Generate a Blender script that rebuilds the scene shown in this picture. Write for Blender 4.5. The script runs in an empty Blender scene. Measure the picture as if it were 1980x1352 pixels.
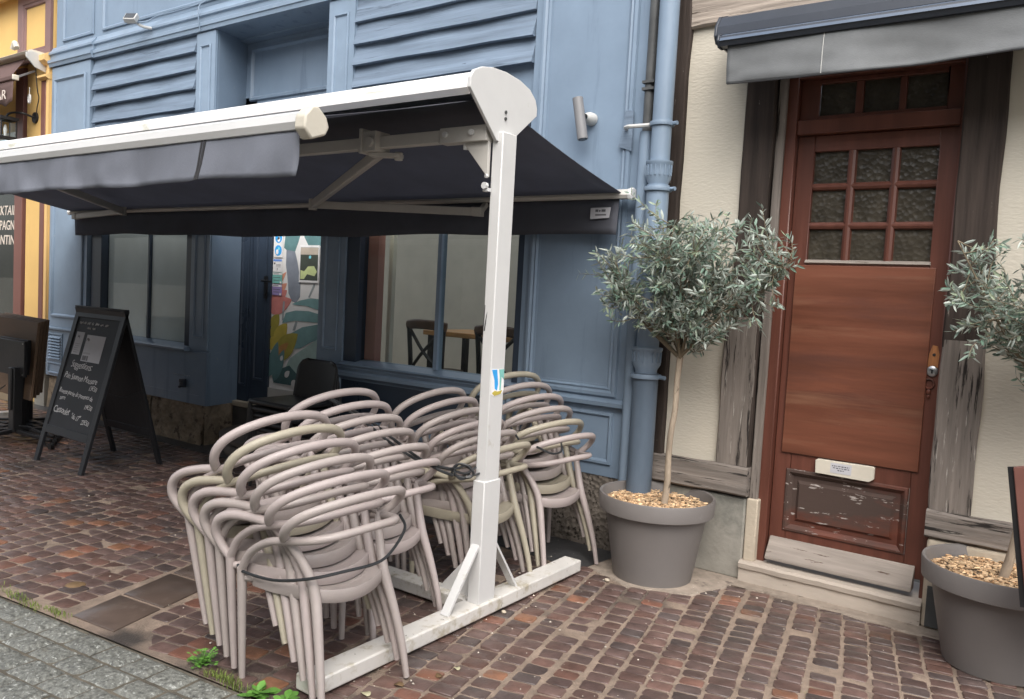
import bpy, bmesh, math, random
from mathutils import Vector, Matrix, noise
R = math.radians
S = bpy.context.scene
COL = S.collection
rng = random.Random(7)

# ------------------------------------------------------------------ materials
def _n(nt, typ, **kw):
    n = nt.nodes.new(typ)
    for k, v in kw.items(): setattr(n, k, v)
    return n

def mat(name, col, rough=.6, var=.12, scale=5, bump=.12, bscale=45, wear=(), metal=0, spec=.4,
        rnd=0, stretch=(1, 1, 1), coat=0, bstretch=None, rvar=.1, kind='noise', back=None, trans=0, hue=None):
    m = bpy.data.materials.new(name); m.use_nodes = True
    nt = m.node_tree; L = nt.links
    p = nt.nodes['Principled BSDF']
    tc = _n(nt, 'ShaderNodeTexCoord')
    mp = _n(nt, 'ShaderNodeMapping'); mp.inputs['Scale'].default_value = stretch
    L.new(tc.outputs['Object'], mp.inputs['Vector'])
    nz = _n(nt, 'ShaderNodeTexNoise'); nz.inputs['Scale'].default_value = scale
    nz.inputs['Detail'].default_value = 7; nz.inputs['Roughness'].default_value = .6
    L.new(mp.outputs[0], nz.inputs['Vector'])
    mr = _n(nt, 'ShaderNodeMapRange'); mr.inputs[1].default_value = .3; mr.inputs[2].default_value = .7
    L.new(nz.outputs['Fac'], mr.inputs[0])
    def rgb(c): return (c[0], c[1], c[2], 1)
    mx = _n(nt, 'ShaderNodeMix', data_type='RGBA')
    mx.inputs[6].default_value = rgb([c * (1 - var) for c in col])
    mx.inputs[7].default_value = rgb([min(1, c * (1 + var)) for c in col])
    L.new(mr.outputs[0], mx.inputs[0])
    out = mx.outputs[2]
    if rnd:
        at = _n(nt, 'ShaderNodeAttribute', attribute_name='rnd')
        hs = _n(nt, 'ShaderNodeHueSaturation')
        r1 = _n(nt, 'ShaderNodeMapRange'); r1.inputs[3].default_value = 1 - rnd; r1.inputs[4].default_value = 1 + rnd
        L.new(at.outputs['Fac'], r1.inputs[0]); L.new(r1.outputs[0], hs.inputs['Value'])
        if hue:
            ml = _n(nt, 'ShaderNodeMath', operation='MULTIPLY'); ml.inputs[1].default_value = 7.31
            fr = _n(nt, 'ShaderNodeMath', operation='FRACT')
            L.new(at.outputs['Fac'], ml.inputs[0]); L.new(ml.outputs[0], fr.inputs[0])
            cr = _n(nt, 'ShaderNodeValToRGB')
            e = cr.color_ramp.elements
            while len(e) < len(hue): e.new(.5)
            for i, (pos, c) in enumerate(hue):
                e[i].position = pos; e[i].color = rgb(c)
            L.new(fr.outputs[0], cr.inputs[0])
            m2 = _n(nt, 'ShaderNodeMix', data_type='RGBA', blend_type='MULTIPLY'); m2.inputs[0].default_value = 1
            L.new(out, m2.inputs[6]); L.new(cr.outputs[0], m2.inputs[7]); out = m2.outputs[2]
        L.new(out, hs.inputs['Color']); out = hs.outputs[0]
    rg = _n(nt, 'ShaderNodeMapRange')
    rg.inputs[3].default_value = max(.02, rough - rvar); rg.inputs[4].default_value = min(1, rough + rvar)
    L.new(nz.outputs['Fac'], rg.inputs[0]); rout = rg.outputs[0]
    hts = []
    for w in wear:                      # (colour, scale, threshold, softness, stretch, roughness)
        wm = _n(nt, 'ShaderNodeMapping'); wm.inputs['Scale'].default_value = w[4]
        wm.inputs['Location'].default_value = (w[1], w[2] * 9, 3)
        L.new(tc.outputs['Object'], wm.inputs['Vector'])
        wn = _n(nt, 'ShaderNodeTexNoise'); wn.inputs['Scale'].default_value = w[1]
        wn.inputs['Detail'].default_value = 9; wn.inputs['Roughness'].default_value = .65
        L.new(wm.outputs[0], wn.inputs['Vector'])
        wr = _n(nt, 'ShaderNodeMapRange'); wr.inputs[1].default_value = w[2]; wr.inputs[2].default_value = w[2] + w[3]
        L.new(wn.outputs['Fac'], wr.inputs[0])
        m3 = _n(nt, 'ShaderNodeMix', data_type='RGBA'); m3.inputs[7].default_value = rgb(w[0])
        L.new(wr.outputs[0], m3.inputs[0]); L.new(out, m3.inputs[6]); out = m3.outputs[2]
        m4 = _n(nt, 'ShaderNodeMix'); m4.inputs[3].default_value = w[5]
        L.new(wr.outputs[0], m4.inputs[0]); L.new(rout, m4.inputs[2]); rout = m4.outputs[0]
        hts.append(wr.outputs[0])
    if back:
        gm = _n(nt, 'ShaderNodeNewGeometry')
        m5 = _n(nt, 'ShaderNodeMix', data_type='RGBA'); m5.inputs[7].default_value = rgb(back)
        L.new(gm.outputs['Backfacing'], m5.inputs[0]); L.new(out, m5.inputs[6]); out = m5.outputs[2]
    L.new(out, p.inputs['Base Color']); L.new(rout, p.inputs['Roughness'])
    p.inputs['Metallic'].default_value = metal
    p.inputs['Specular IOR Level'].default_value = spec
    if coat: p.inputs['Coat Weight'].default_value = coat; p.inputs['Coat Roughness'].default_value = .15
    if bump:
        bm_ = _n(nt, 'ShaderNodeMapping'); bm_.inputs['Scale'].default_value = bstretch or stretch
        L.new(tc.outputs['Object'], bm_.inputs['Vector'])
        if kind == 'voro':
            bn = _n(nt, 'ShaderNodeTexVoronoi'); bn.inputs['Scale'].default_value = bscale; bo = bn.outputs['Distance']
        else:
            bn = _n(nt, 'ShaderNodeTexNoise'); bn.inputs['Scale'].default_value = bscale
            bn.inputs['Detail'].default_value = 6; bo = bn.outputs['Fac']
        L.new(bm_.outputs[0], bn.inputs['Vector'])
        b = _n(nt, 'ShaderNodeBump'); b.inputs['Strength'].default_value = bump; b.inputs['Distance'].default_value = .01
        L.new(bo, b.inputs['Height']); bnrm = b.outputs[0]
        if hts:
            b2 = _n(nt, 'ShaderNodeBump'); b2.inputs['Strength'].default_value = .25; b2.inputs['Distance'].default_value = .003
            b2.invert = True
            L.new(hts[-1], b2.inputs['Height']); L.new(bnrm, b2.inputs['Normal']); bnrm = b2.outputs[0]
        L.new(bnrm, p.inputs['Normal'])
    if trans:
        o = nt.nodes['Material Output']
        tr = _n(nt, 'ShaderNodeBsdfTranslucent'); L.new(out, tr.inputs['Color'])
        ms = _n(nt, 'ShaderNodeMixShader'); ms.inputs[0].default_value = trans
        L.new(p.outputs[0], ms.inputs[1]); L.new(tr.outputs[0], ms.inputs[2]); L.new(ms.outputs[0], o.inputs['Surface'])
    return m

def glass_mat(name, tint=(.9, .93, .92), ior=1.5, rough=.02, bump=0, bscale=30, dirt=.0):
    m = bpy.data.materials.new(name); m.use_nodes = True
    nt = m.node_tree; L = nt.links; nt.nodes.remove(nt.nodes['Principled BSDF'])
    o = nt.nodes['Material Output']
    t = _n(nt, 'ShaderNodeBsdfTransparent'); t.inputs[0].default_value = (*tint, 1)
    g = _n(nt, 'ShaderNodeBsdfGlossy'); g.inputs['Roughness'].default_value = rough
    # Schlick reflectance, the same on the front and back of the pane
    ge = _n(nt, 'ShaderNodeNewGeometry'); dt = _n(nt, 'ShaderNodeVectorMath', operation='DOT_PRODUCT')
    L.new(ge.outputs['Incoming'], dt.inputs[0]); L.new(ge.outputs['Normal'], dt.inputs[1])
    ab = _n(nt, 'ShaderNodeMath', operation='ABSOLUTE'); L.new(dt.outputs['Value'], ab.inputs[0])
    om = _n(nt, 'ShaderNodeMath', operation='SUBTRACT'); om.inputs[0].default_value = 1; L.new(ab.outputs[0], om.inputs[1])
    pw = _n(nt, 'ShaderNodeMath', operation='POWER'); pw.inputs[1].default_value = 5; L.new(om.outputs[0], pw.inputs[0])
    mm = _n(nt, 'ShaderNodeMath', operation='MULTIPLY_ADD'); r0 = ((ior - 1) / (ior + 1)) ** 2
    mm.inputs[1].default_value = 1 - r0; mm.inputs[2].default_value = r0; L.new(pw.outputs[0], mm.inputs[0])
    ms = _n(nt, 'ShaderNodeMixShader'); L.new(mm.outputs[0], ms.inputs[0])
    L.new(t.outputs[0], ms.inputs[1]); L.new(g.outputs[0], ms.inputs[2])
    res = ms.outputs[0]
    if dirt:
        d = _n(nt, 'ShaderNodeBsdfDiffuse'); d.inputs[0].default_value = (.6, .6, .57, 1)
        m2 = _n(nt, 'ShaderNodeMixShader'); m2.inputs[0].default_value = dirt
        L.new(res, m2.inputs[1]); L.new(d.outputs[0], m2.inputs[2]); res = m2.outputs[0]
    L.new(res, o.inputs['Surface'])
    return m

BL = (.195, .262, .345)
M = {}
M['blue'] = mat('blue_paint', BL, rough=.36, var=.10, scale=2.2, bump=.05, bscale=26, spec=.5, rvar=.08,
                wear=(((.135, .185, .25), 7, .57, .14, (1.4, 1, .12), .5), ((.07, .09, .115), 34, .715, .02, (1.4, 1, .3), .6), ((.33, .35, .36), 30, .69, .03, (1, 1, .35), .7)))
M['blue_trim'] = mat('blue_trim_paint', (.215, .285, .37), rough=.34, var=.10, scale=3, bump=.06, bscale=30, spec=.5,
                wear=(((.33, .37, .40), 24, .66, .03, (1, 1, 1), .7),))
M['blue_wood'] = mat('blue_stained_wood', (.155, .205, .27), rough=.55, var=.26, scale=3, stretch=(.35, 6, 9), bump=.28, bscale=9,
                wear=(((.075, .10, .135), 6, .60, .10, (.3, 1, 4), .6), ((.035, .045, .06), 9, .70, .03, (.8, 1, 2), .7)))
M['blue_dark'] = mat('dark_navy_paint', (.035, .05, .075), rough=.3, var=.15, scale=2, bump=.04, bscale=20, spec=.5)
M['white_metal'] = mat('white_painted_metal', (.62, .62, .61), rough=.34, var=.05, scale=3, bump=.03, bscale=30, spec=.5,
                wear=(((.42, .40, .33), 7, .63, .12, (1, 1, 1), .7), ((.12, .10, .08), 42, .745, .02, (1, 1, .6), .8)))
M['moss_metal'] = mat('weathered_white_metal', (.76, .75, .73), rough=.4, var=.06, scale=2, bump=.03, bscale=30,
                wear=(((.50, .50, .40), 8, .57, .12, (.3, 1, 1), .7), ((.22, .24, .10), 26, .70, .05, (.5, 1, 1), .9)))
M['base_metal'] = mat('scuffed_white_metal', (.60, .58, .545), rough=.45, var=.08, scale=6, bump=.08, bscale=40,
                wear=(((.40, .36, .28), 9, .53, .12, (1, 1, 1), .8), ((.13, .10, .07), 34, .64, .05, (1, 1, .35), .9), ((.25, .24, .08), 6, .70, .06, (1, 1, 1), .9)))
M['grey_metal'] = mat('greyed_aluminium', (.52, .50, .46), rough=.42, var=.08, scale=5, bump=.04, bscale=30)
M['fabric'] = mat('charcoal_awning_fabric', (.165, .172, .20), rough=.8, var=.10, scale=3, bump=.15, bscale=260, spec=.15, trans=.5)
M['val_front'] = mat('faded_charcoal_valance', (.165, .177, .208), rough=.75, var=.12, scale=4, stretch=(1, 1, .4), bump=.12, bscale=200, spec=.2)
M['val_grey'] = mat('grey_canvas_valance', (.17, .178, .182), rough=.7, var=.14, scale=5, bump=.12, bscale=160, spec=.2)
M['black_cloth'] = mat('black_ribbon', (.03, .03, .032), rough=.8, var=.2)
M['anthracite'] = mat('anthracite_metal', (.03, .036, .048), rough=.32, var=.1, bump=.03, spec=.5)
M['anthracite_edge'] = mat('anthracite_bar', (.085, .115, .165), rough=.3, var=.12, bump=.03, spec=.5)
def chairmat(n, c): return mat(n, c, rough=.42, var=.05, scale=7, bump=.10, bscale=190, spec=.45, rvar=.06,
                wear=(((c[0] * .72, c[1] * .70, c[2] * .62), 5, .62, .16, (1, 1, 1), .6),))
M['taupe'] = chairmat('taupe_plastic', (.375, .328, .308))
M['taupe_pink'] = chairmat('pinkish_taupe_plastic', (.395, .34, .325))
M['taupe_yellow'] = chairmat('yellowed_taupe_plastic', (.375, .34, .265))
M['black_plastic'] = mat('black_plastic', (.022, .022, .023), rough=.38, var=.15, bump=.08, bscale=150, spec=.45)
M['black_wood'] = mat('black_painted_wood', (.017, .018, .021), rough=.48, var=.15, stretch=(4, 4, .5), bump=.08, spec=.4)
M['slate'] = mat('chalkboard', (.028, .030, .034), rough=.6, var=.35, scale=3, bump=.02, spec=.3)
M['chalk'] = mat('chalk', (.56, .56, .56), rough=.9, var=.35, scale=60, bump=.05)
M['paper'] = mat('paper', (.50, .50, .525), rough=.7, var=.06, scale=8, bump=.02)
M['ink'] = mat('grey_ink', (.12, .12, .13), rough=.8, var=.2)
M['grey_print'] = mat('grey_print', (.17, .17, .18), rough=.7, var=.3, scale=60)
M['cream'] = mat('cream_plaster', (.54, .50, .42), rough=.85, var=.05, scale=1.6, bump=.30, bscale=55, bstretch=(.6, 1, 1.6), spec=.15,
                wear=(((.50, .46, .37), 3, .62, .18, (1, 1, .5), .9), ((.30, .24, .15), 18, .765, .01, (1, 1, .4), .9)))
M['timber'] = mat('dark_timber', (.042, .032, .027), rough=.75, var=.4, scale=3, stretch=(9, 9, .5), bump=.5, bscale=6, spec=.2,
                wear=(((.22, .19, .17), 16, .67, .03, (3, 3, .5), .9),))
M['timber_grey'] = mat('weathered_grey_timber', (.19, .165, .145), rough=.85, var=.35, scale=3, stretch=(8, 8, .45), bump=.75, bscale=5, spec=.15,
                wear=(((.03, .026, .024), 6, .56, .05, (5, 5, .35), .9), ((.42, .39, .35), 9, .62, .06, (6, 6, .5), .9)))
M['beam_grey'] = mat('weathered_grey_beam', (.20, .175, .155), rough=.85, var=.35, scale=3, stretch=(.5, 7, 8), bump=.75, bscale=5, spec=.15,
                wear=(((.028, .025, .023), 6, .55, .05, (.35, 5, 5), .9), ((.40, .37, .33), 9, .62, .06, (.5, 6, 6), .9)))
M['beam_pale'] = mat('sunbleached_grey_beam', (.34, .29, .245), rough=.85, var=.25, scale=3, stretch=(.5, 7, 8), bump=.9, bscale=6, spec=.15,
                wear=(((.07, .055, .045), 7, .60, .04, (.5, 6, 7), .9), ((.47, .43, .38), 9, .60, .06, (.5, 6, 6), .9)))
DR = (.118, .042, .028)
M['door_red'] = mat('varnished_red_door', DR, rough=.38, var=.25, scale=2.2, stretch=(7, 7, .5), bump=.06, bscale=8, spec=.45,
                wear=(((.30, .20, .16), 40, .745, .01, (1, 1, 1), .8),))
M['door_panel'] = mat('varnished_plywood', (.142, .050, .028), rough=.4, var=.34, scale=1.6, stretch=(.5, 5, 6), bump=.05, bscale=8, spec=.45,
                wear=(((.085, .032, .022), 2.2, .50, .2, (.3, 1, 2.0), .5), ((.20, .095, .055), 2.8, .56, .2, (.25, 1, 3.2), .5), ((.45, .33, .27), 46, .755, .008, (.5, 1, 1), .8)))
M['door_worn'] = mat('worn_red_door', (.115, .036, .022), rough=.5, var=.3, scale=3, stretch=(1, 5, 6), bump=.1, bscale=8,
                wear=(((.065, .042, .034), 2.2, .48, .10, (.4, 1, 1), .8), ((.40, .36, .33), 15, .60, .03, (.6, 2, 2.6), .9)))
M['grey_board'] = mat('bleached_wood_board', (.27, .235, .205), rough=.85, var=.3, scale=3, stretch=(.5, 6, 6), bump=.5, bscale=6,
                wear=(((.08, .05, .035), 10, .62, .04, (.5, 4, 4), .9),))
M['raw_wood'] = mat('bare_orange_wood', (.36, .15, .055), rough=.7, var=.3, scale=20, stretch=(4, 4, .6))
M['stone'] = mat('grey_stone', (.30, .285, .25), rough=.85, var=.22, scale=3, bump=.3, bscale=40, spec=.2,
                wear=(((.12, .125, .11), 2.2, .52, .2, (1, 1, 1), .9),))
M['stone_warm'] = mat('pale_sandstone', (.46, .40, .315), rough=.85, var=.12, scale=4, bump=.3, bscale=50, spec=.2,
                wear=(((.22, .19, .15), 6, .62, .12, (1, 1, 1), .9),))
M['step'] = mat('worn_stone_step', (.42, .365, .31), rough=.7, var=.15, scale=3, stretch=(.6, 1, 2), bump=.35, bscale=22, spec=.3,
                wear=(((.22, .17, .14), 5, .58, .12, (.4, 1, 2), .8), ((.08, .07, .06), 26, .68, .03, (.5, 1, 2.5), .9)))
M['step_dark'] = mat('dark_worn_stone', (.14, .118, .10), rough=.75, var=.3, scale=6, bump=.5, bscale=24,
                wear=(((.26, .22, .18), 9, .6, .1, (1, 1, 1), .8),))
M['rough_stone'] = mat('rough_tan_stone', (.27, .215, .155), rough=.9, var=.3, scale=9, bump=1.0, bscale=24, kind='voro', spec=.15,
                wear=(((.11, .085, .065), 14, .56, .08, (1, 1, 1), .95),))
M['roughcast'] = mat('grey_roughcast', (.19, .165, .14), rough=.9, var=.3, scale=9, bump=1.0, bscale=36, kind='voro', spec=.15,
                wear=(((.05, .042, .036), 38, .55, .05, (1, 1, 1), .95),))
M['concrete'] = mat('stained_concrete', (.13, .125, .12), rough=.7, var=.25, scale=5, bump=.2, bscale=40)
M['apron'] = mat('dark_wet_cement', (.062, .062, .064), rough=.42, var=.4, scale=4, bump=.3, bscale=30, spec=.5,
                wear=(((.16, .15, .14), 7, .62, .08, (1, 1, 1), .6),))
M['mortar'] = mat('pale_mortar', (.30, .25, .205), rough=.85, var=.25, scale=14, bump=.5, bscale=50,
                wear=(((.12, .095, .08), 9, .58, .1, (1, 1, 1), .8),))
M['sand'] = mat('sandy_joint', (.235, .18, .14), rough=.75, var=.3, scale=9, bump=.5, bscale=120, spec=.3,
                wear=(((.055, .047, .042), 1.1, .53, .12, (1, 1, 1), .5), ((.17, .155, .075), 4, .66, .08, (1, 1, 1), .9)))
M['brick'] = mat('wet_clay_paver', (.112, .073, .062), rough=.34, var=.30, scale=13, bump=.22, bscale=70, spec=.5, rnd=.24, rvar=.14,
                hue=((0, (.72, .86, .95)), (.35, (1.0, .95, .95)), (.62, (.92, .96, 1.02)), (.90, (1.12, .98, .92)), (.965, (1.5, 1.06, .86)), (1, (1.9, 1.45, 1.0))),
                wear=(((.06, .048, .044), .9, .53, .16, (1, 1, 1), .28), ((.16, .115, .085), 30, .66, .06, (1, 1, 1), .8)))
M['slab'] = mat('dark_brown_slab', (.088, .064, .052), rough=.3, var=.25, scale=4, bump=.12, bscale=30, spec=.5,
                wear=(((.14, .11, .095), 5, .58, .1, (1, 1, 1), .4),))
M['granite'] = mat('wet_granite_sett', (.15, .152, .135), rough=.5, var=.6, scale=60, bump=1.0, bscale=46, spec=.45, rnd=.1, rvar=.2,
                wear=(((.40, .41, .38), 52, .57, .07, (1, 1, 1), .4), ((.13, .105, .07), 6, .63, .12, (1, 1, 1), .7)))
M['silt'] = mat('dark_silt_joint', (.105, .092, .07), rough=.8, var=.4, scale=12, bump=.5, bscale=90)
M['pot'] = mat('taupe_grey_pot', (.165, .152, .145), rough=.5, var=.07, scale=3, bump=.06, bscale=140, spec=.35,
                wear=(((.24, .225, .21), 5, .66, .16, (1, 1, 1), .6), ((.42, .41, .39), 55, .775, .01, (1, 1, 1), .8)))
M['chips'] = mat('wood_chips', (.56, .40, .25), rough=.85, var=.2, rnd=.4, hue=((0, (.75, .62, .5)), (.5, (1, 1, 1)), (1, (1.25, 1.25, 1.2))))
M['soil'] = mat('dark_soil', (.10, .07, .045), rough=.95, var=.4)
M['bark'] = mat('olive_bark', (.33, .27, .205), rough=.85, var=.35, scale=9, stretch=(2, 2, .6), bump=.6, bscale=26,
                wear=(((.12, .095, .07), 16, .6, .06, (1, 1, .6), .9),))
M['twig'] = mat('olive_twig', (.19, .155, .105), rough=.85, var=.25)
M['leaf'] = mat('olive_leaf', (.175, .225, .185), rough=.42, var=.25, scale=3, bump=0, spec=.45, rnd=.35, back=(.42, .47, .42), trans=.12,
                hue=((0, (.75, .95, .85)), (.6, (1, 1, 1)), (1, (1.35, 1.25, 1.0))))
M['weed'] = mat('weed_leaf', (.13, .30, .055), rough=.5, var=.25, scale=14, bump=.1, rnd=.3, trans=.2)
M['grassy'] = mat('moss_grass', (.20, .27, .06), rough=.7, var=.3, rnd=.4, trans=.2)
M['pipe'] = mat('blue_grey_pipe', (.20, .265, .345), rough=.42, var=.12, scale=3, stretch=(2, 2, .6), bump=.08, bscale=30,
                wear=(((.085, .105, .13), 13, .66, .05, (3, 3, .3), .6), ((.34, .37, .40), 26, .70, .04, (1, 1, .6), .7)))
M['pipe_low'] = mat('shade_darkened_cast_iron', (.105, .14, .185), rough=.42, var=.15, scale=3, stretch=(2, 2, .6), bump=.1, bscale=30, wear=(((.05, .065, .085), 13, .62, .05, (3, 3, .3), .6), ((.30, .20, .19), 26, .74, .03, (1, 1, 1), .7)))  # cast-iron pipe tone, darkened partly for the shade of olive and awning
M['pipe_dark'] = mat('lead_grey_pipe', (.075, .078, .078), rough=.5, var=.3, scale=6, bump=.1)
M['lamp_grey'] = mat('grey_lamp_metal', (.20, .20, .205), rough=.45, var=.05, bump=.02)
M['lamp_white'] = mat('pale_grey_plastic', (.50, .50, .48), rough=.5, var=.06, bump=.02)
M['steel'] = mat('steel', (.42, .43, .43), rough=.32, var=.1, metal=.85)
M['lens'] = mat('lamp_lens', (.06, .065, .07), rough=.15, var=.1, bump=0)
M['yellow'] = mat('yellow_ochre_render', (.68, .45, .17), rough=.75, var=.06, scale=2, bump=.1, bscale=40, spec=.2)
M['yellow_trim'] = mat('yellow_trim', (.70, .46, .19), rough=.6, var=.08, scale=3, bump=.05)
M['maroon'] = mat('maroon_paint', (.175, .078, .062), rough=.45, var=.12, scale=3, bump=.04)
M['maroon_pale'] = mat('faded_maroon_paint', (.21, .125, .115), rough=.5, var=.12, scale=3, bump=.04)
M['brown_cloth'] = mat('brown_awning_cloth', (.115, .07, .062), rough=.75, var=.12, scale=5, bump=.12, bscale=180)
M['ivory'] = mat('ivory_lettering', (.68, .60, .52), rough=.6, var=.08)
M['cream_metal'] = mat('cream_metal', (.60, .56, .47), rough=.5, var=.06)
M['black_metal'] = mat('black_metal', (.014, .014, .015), rough=.4, var=.1, spec=.45)
M['cable'] = mat('black_rubber_cable', (.024, .026, .028), rough=.45, var=.1, bump=0)
M['tabletop'] = mat('brown_table_board', (.20, .13, .082), rough=.6, var=.10, scale=3, stretch=(1, 1, 5), bump=.04)
M['table_edge'] = mat('brown_table_edge', (.30, .20, .115), rough=.6, var=.1)
M['glass'] = glass_mat('shop_window_glass')
M['bulb_glass'] = glass_mat('clear_bulb_glass', ior=1.35)
M['film'] = mat('frosted_reflection_film', (.84, .86, .85), rough=.5, var=.18, scale=.9, stretch=(1, 1, .7), bump=.02, trans=.55)  # film whitened in place of the reflection in the left pane
M['patterned'] = mat('patterned_cathedral_glass', (.05, .043, .032), rough=.26, var=.4, scale=9, bump=.45, bscale=40, kind='voro', spec=.32, rvar=.05)
M['pink'] = mat('salmon_paint', (.42, .205, .17), rough=.5, var=.06, scale=2, bump=.03)
M['room_wall'] = mat('pale_interior_wall', (.58, .55, .48), rough=.85, var=.06)
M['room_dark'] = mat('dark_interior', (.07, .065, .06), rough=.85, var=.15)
M['room_floor'] = mat('interior_floor', (.22, .16, .11), rough=.5, var=.2)
M['cafe_wood'] = mat('dark_cafe_wood', (.095, .05, .03), rough=.45, var=.3, stretch=(3, 3, 3), scale=4)
M['cafe_top'] = mat('honey_table_wood', (.50, .26, .10), rough=.4, var=.3, stretch=(1, 6, 6), scale=3)
M['mural_bg'] = mat('pale_mural_ground', (.78, .78, .77), rough=.35, var=.06, scale=2, bump=0, spec=.5)
for nme, c in dict(m_teal=(.085, .165, .17), m_teal2=(.12, .22, .225), m_pale=(.24, .33, .31), m_deep=(.045, .095, .10), m_grey=(.16, .18, .215),
                   m_pink=(.40, .15, .135), m_coral=(.46, .215, .15), m_olive=(.24, .21, .04), m_yel=(.33, .27, .05), m_och=(.30, .155, .05),
                   m_stem=(.22, .25, .26), c_white=(.66, .67, .70), c_blue=(.03, .24, .52), c_sky=(.16, .48, .75), c_teal=(.13, .32, .29), c_purp=(.21, .17, .33),
                   c_navy=(.10, .2, .48), p_green=(.40, .46, .22), p_dark=(.045, .055, .045), p_tan=(.34, .30, .25)).items():
    M[nme] = mat('print_' + nme[2:] + '_' + nme[0], [min(.85, q * 1.55) for q in c], rough=.35, var=.14, scale=9, bump=0, spec=.5)
M['opp'] = mat('pale_street_wall', (.34, .31, .265), rough=.9, var=.12, scale=1.5, bump=.2, bscale=20)
M['opp_dark'] = mat('dark_opening', (.03, .03, .03), rough=.4)
M['leafbrown'] = mat('dead_leaf', (.22, .14, .07), rough=.7, var=.3, scale=30, rnd=.3)
M['leafpale'] = mat('pale_dead_leaf', (.38, .36, .23), rough=.7, var=.25, scale=30)
M['crumb'] = mat('pale_crumb', (.52, .47, .40), rough=.8, var=.3, rnd=.4)

# ------------------------------------------------------------------ mesh builder
def cr(pts, sub):
    P = [Vector(p) for p in pts]
    if sub <= 1 or len(P) < 3: return P, [i for i in range(len(P))]
    out, prm = [], []
    for i in range(len(P) - 1):
        p0 = P[i - 1] if i else P[0] * 2 - P[1]
        p3 = P[i + 2] if i + 2 < len(P) else P[-1] * 2 - P[-2]
        p1, p2 = P[i], P[i + 1]
        for k in range(sub):
            t = k / sub
            out.append(.5 * ((2 * p1) + (p2 - p0) * t + (2 * p0 - 5 * p1 + 4 * p2 - p3) * t * t + (3 * p1 - p0 - 3 * p2 + p3) * t ** 3))
            prm.append(i + t)
    out.append(P[-1]); prm.append(len(P) - 1)
    return out, prm

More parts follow.
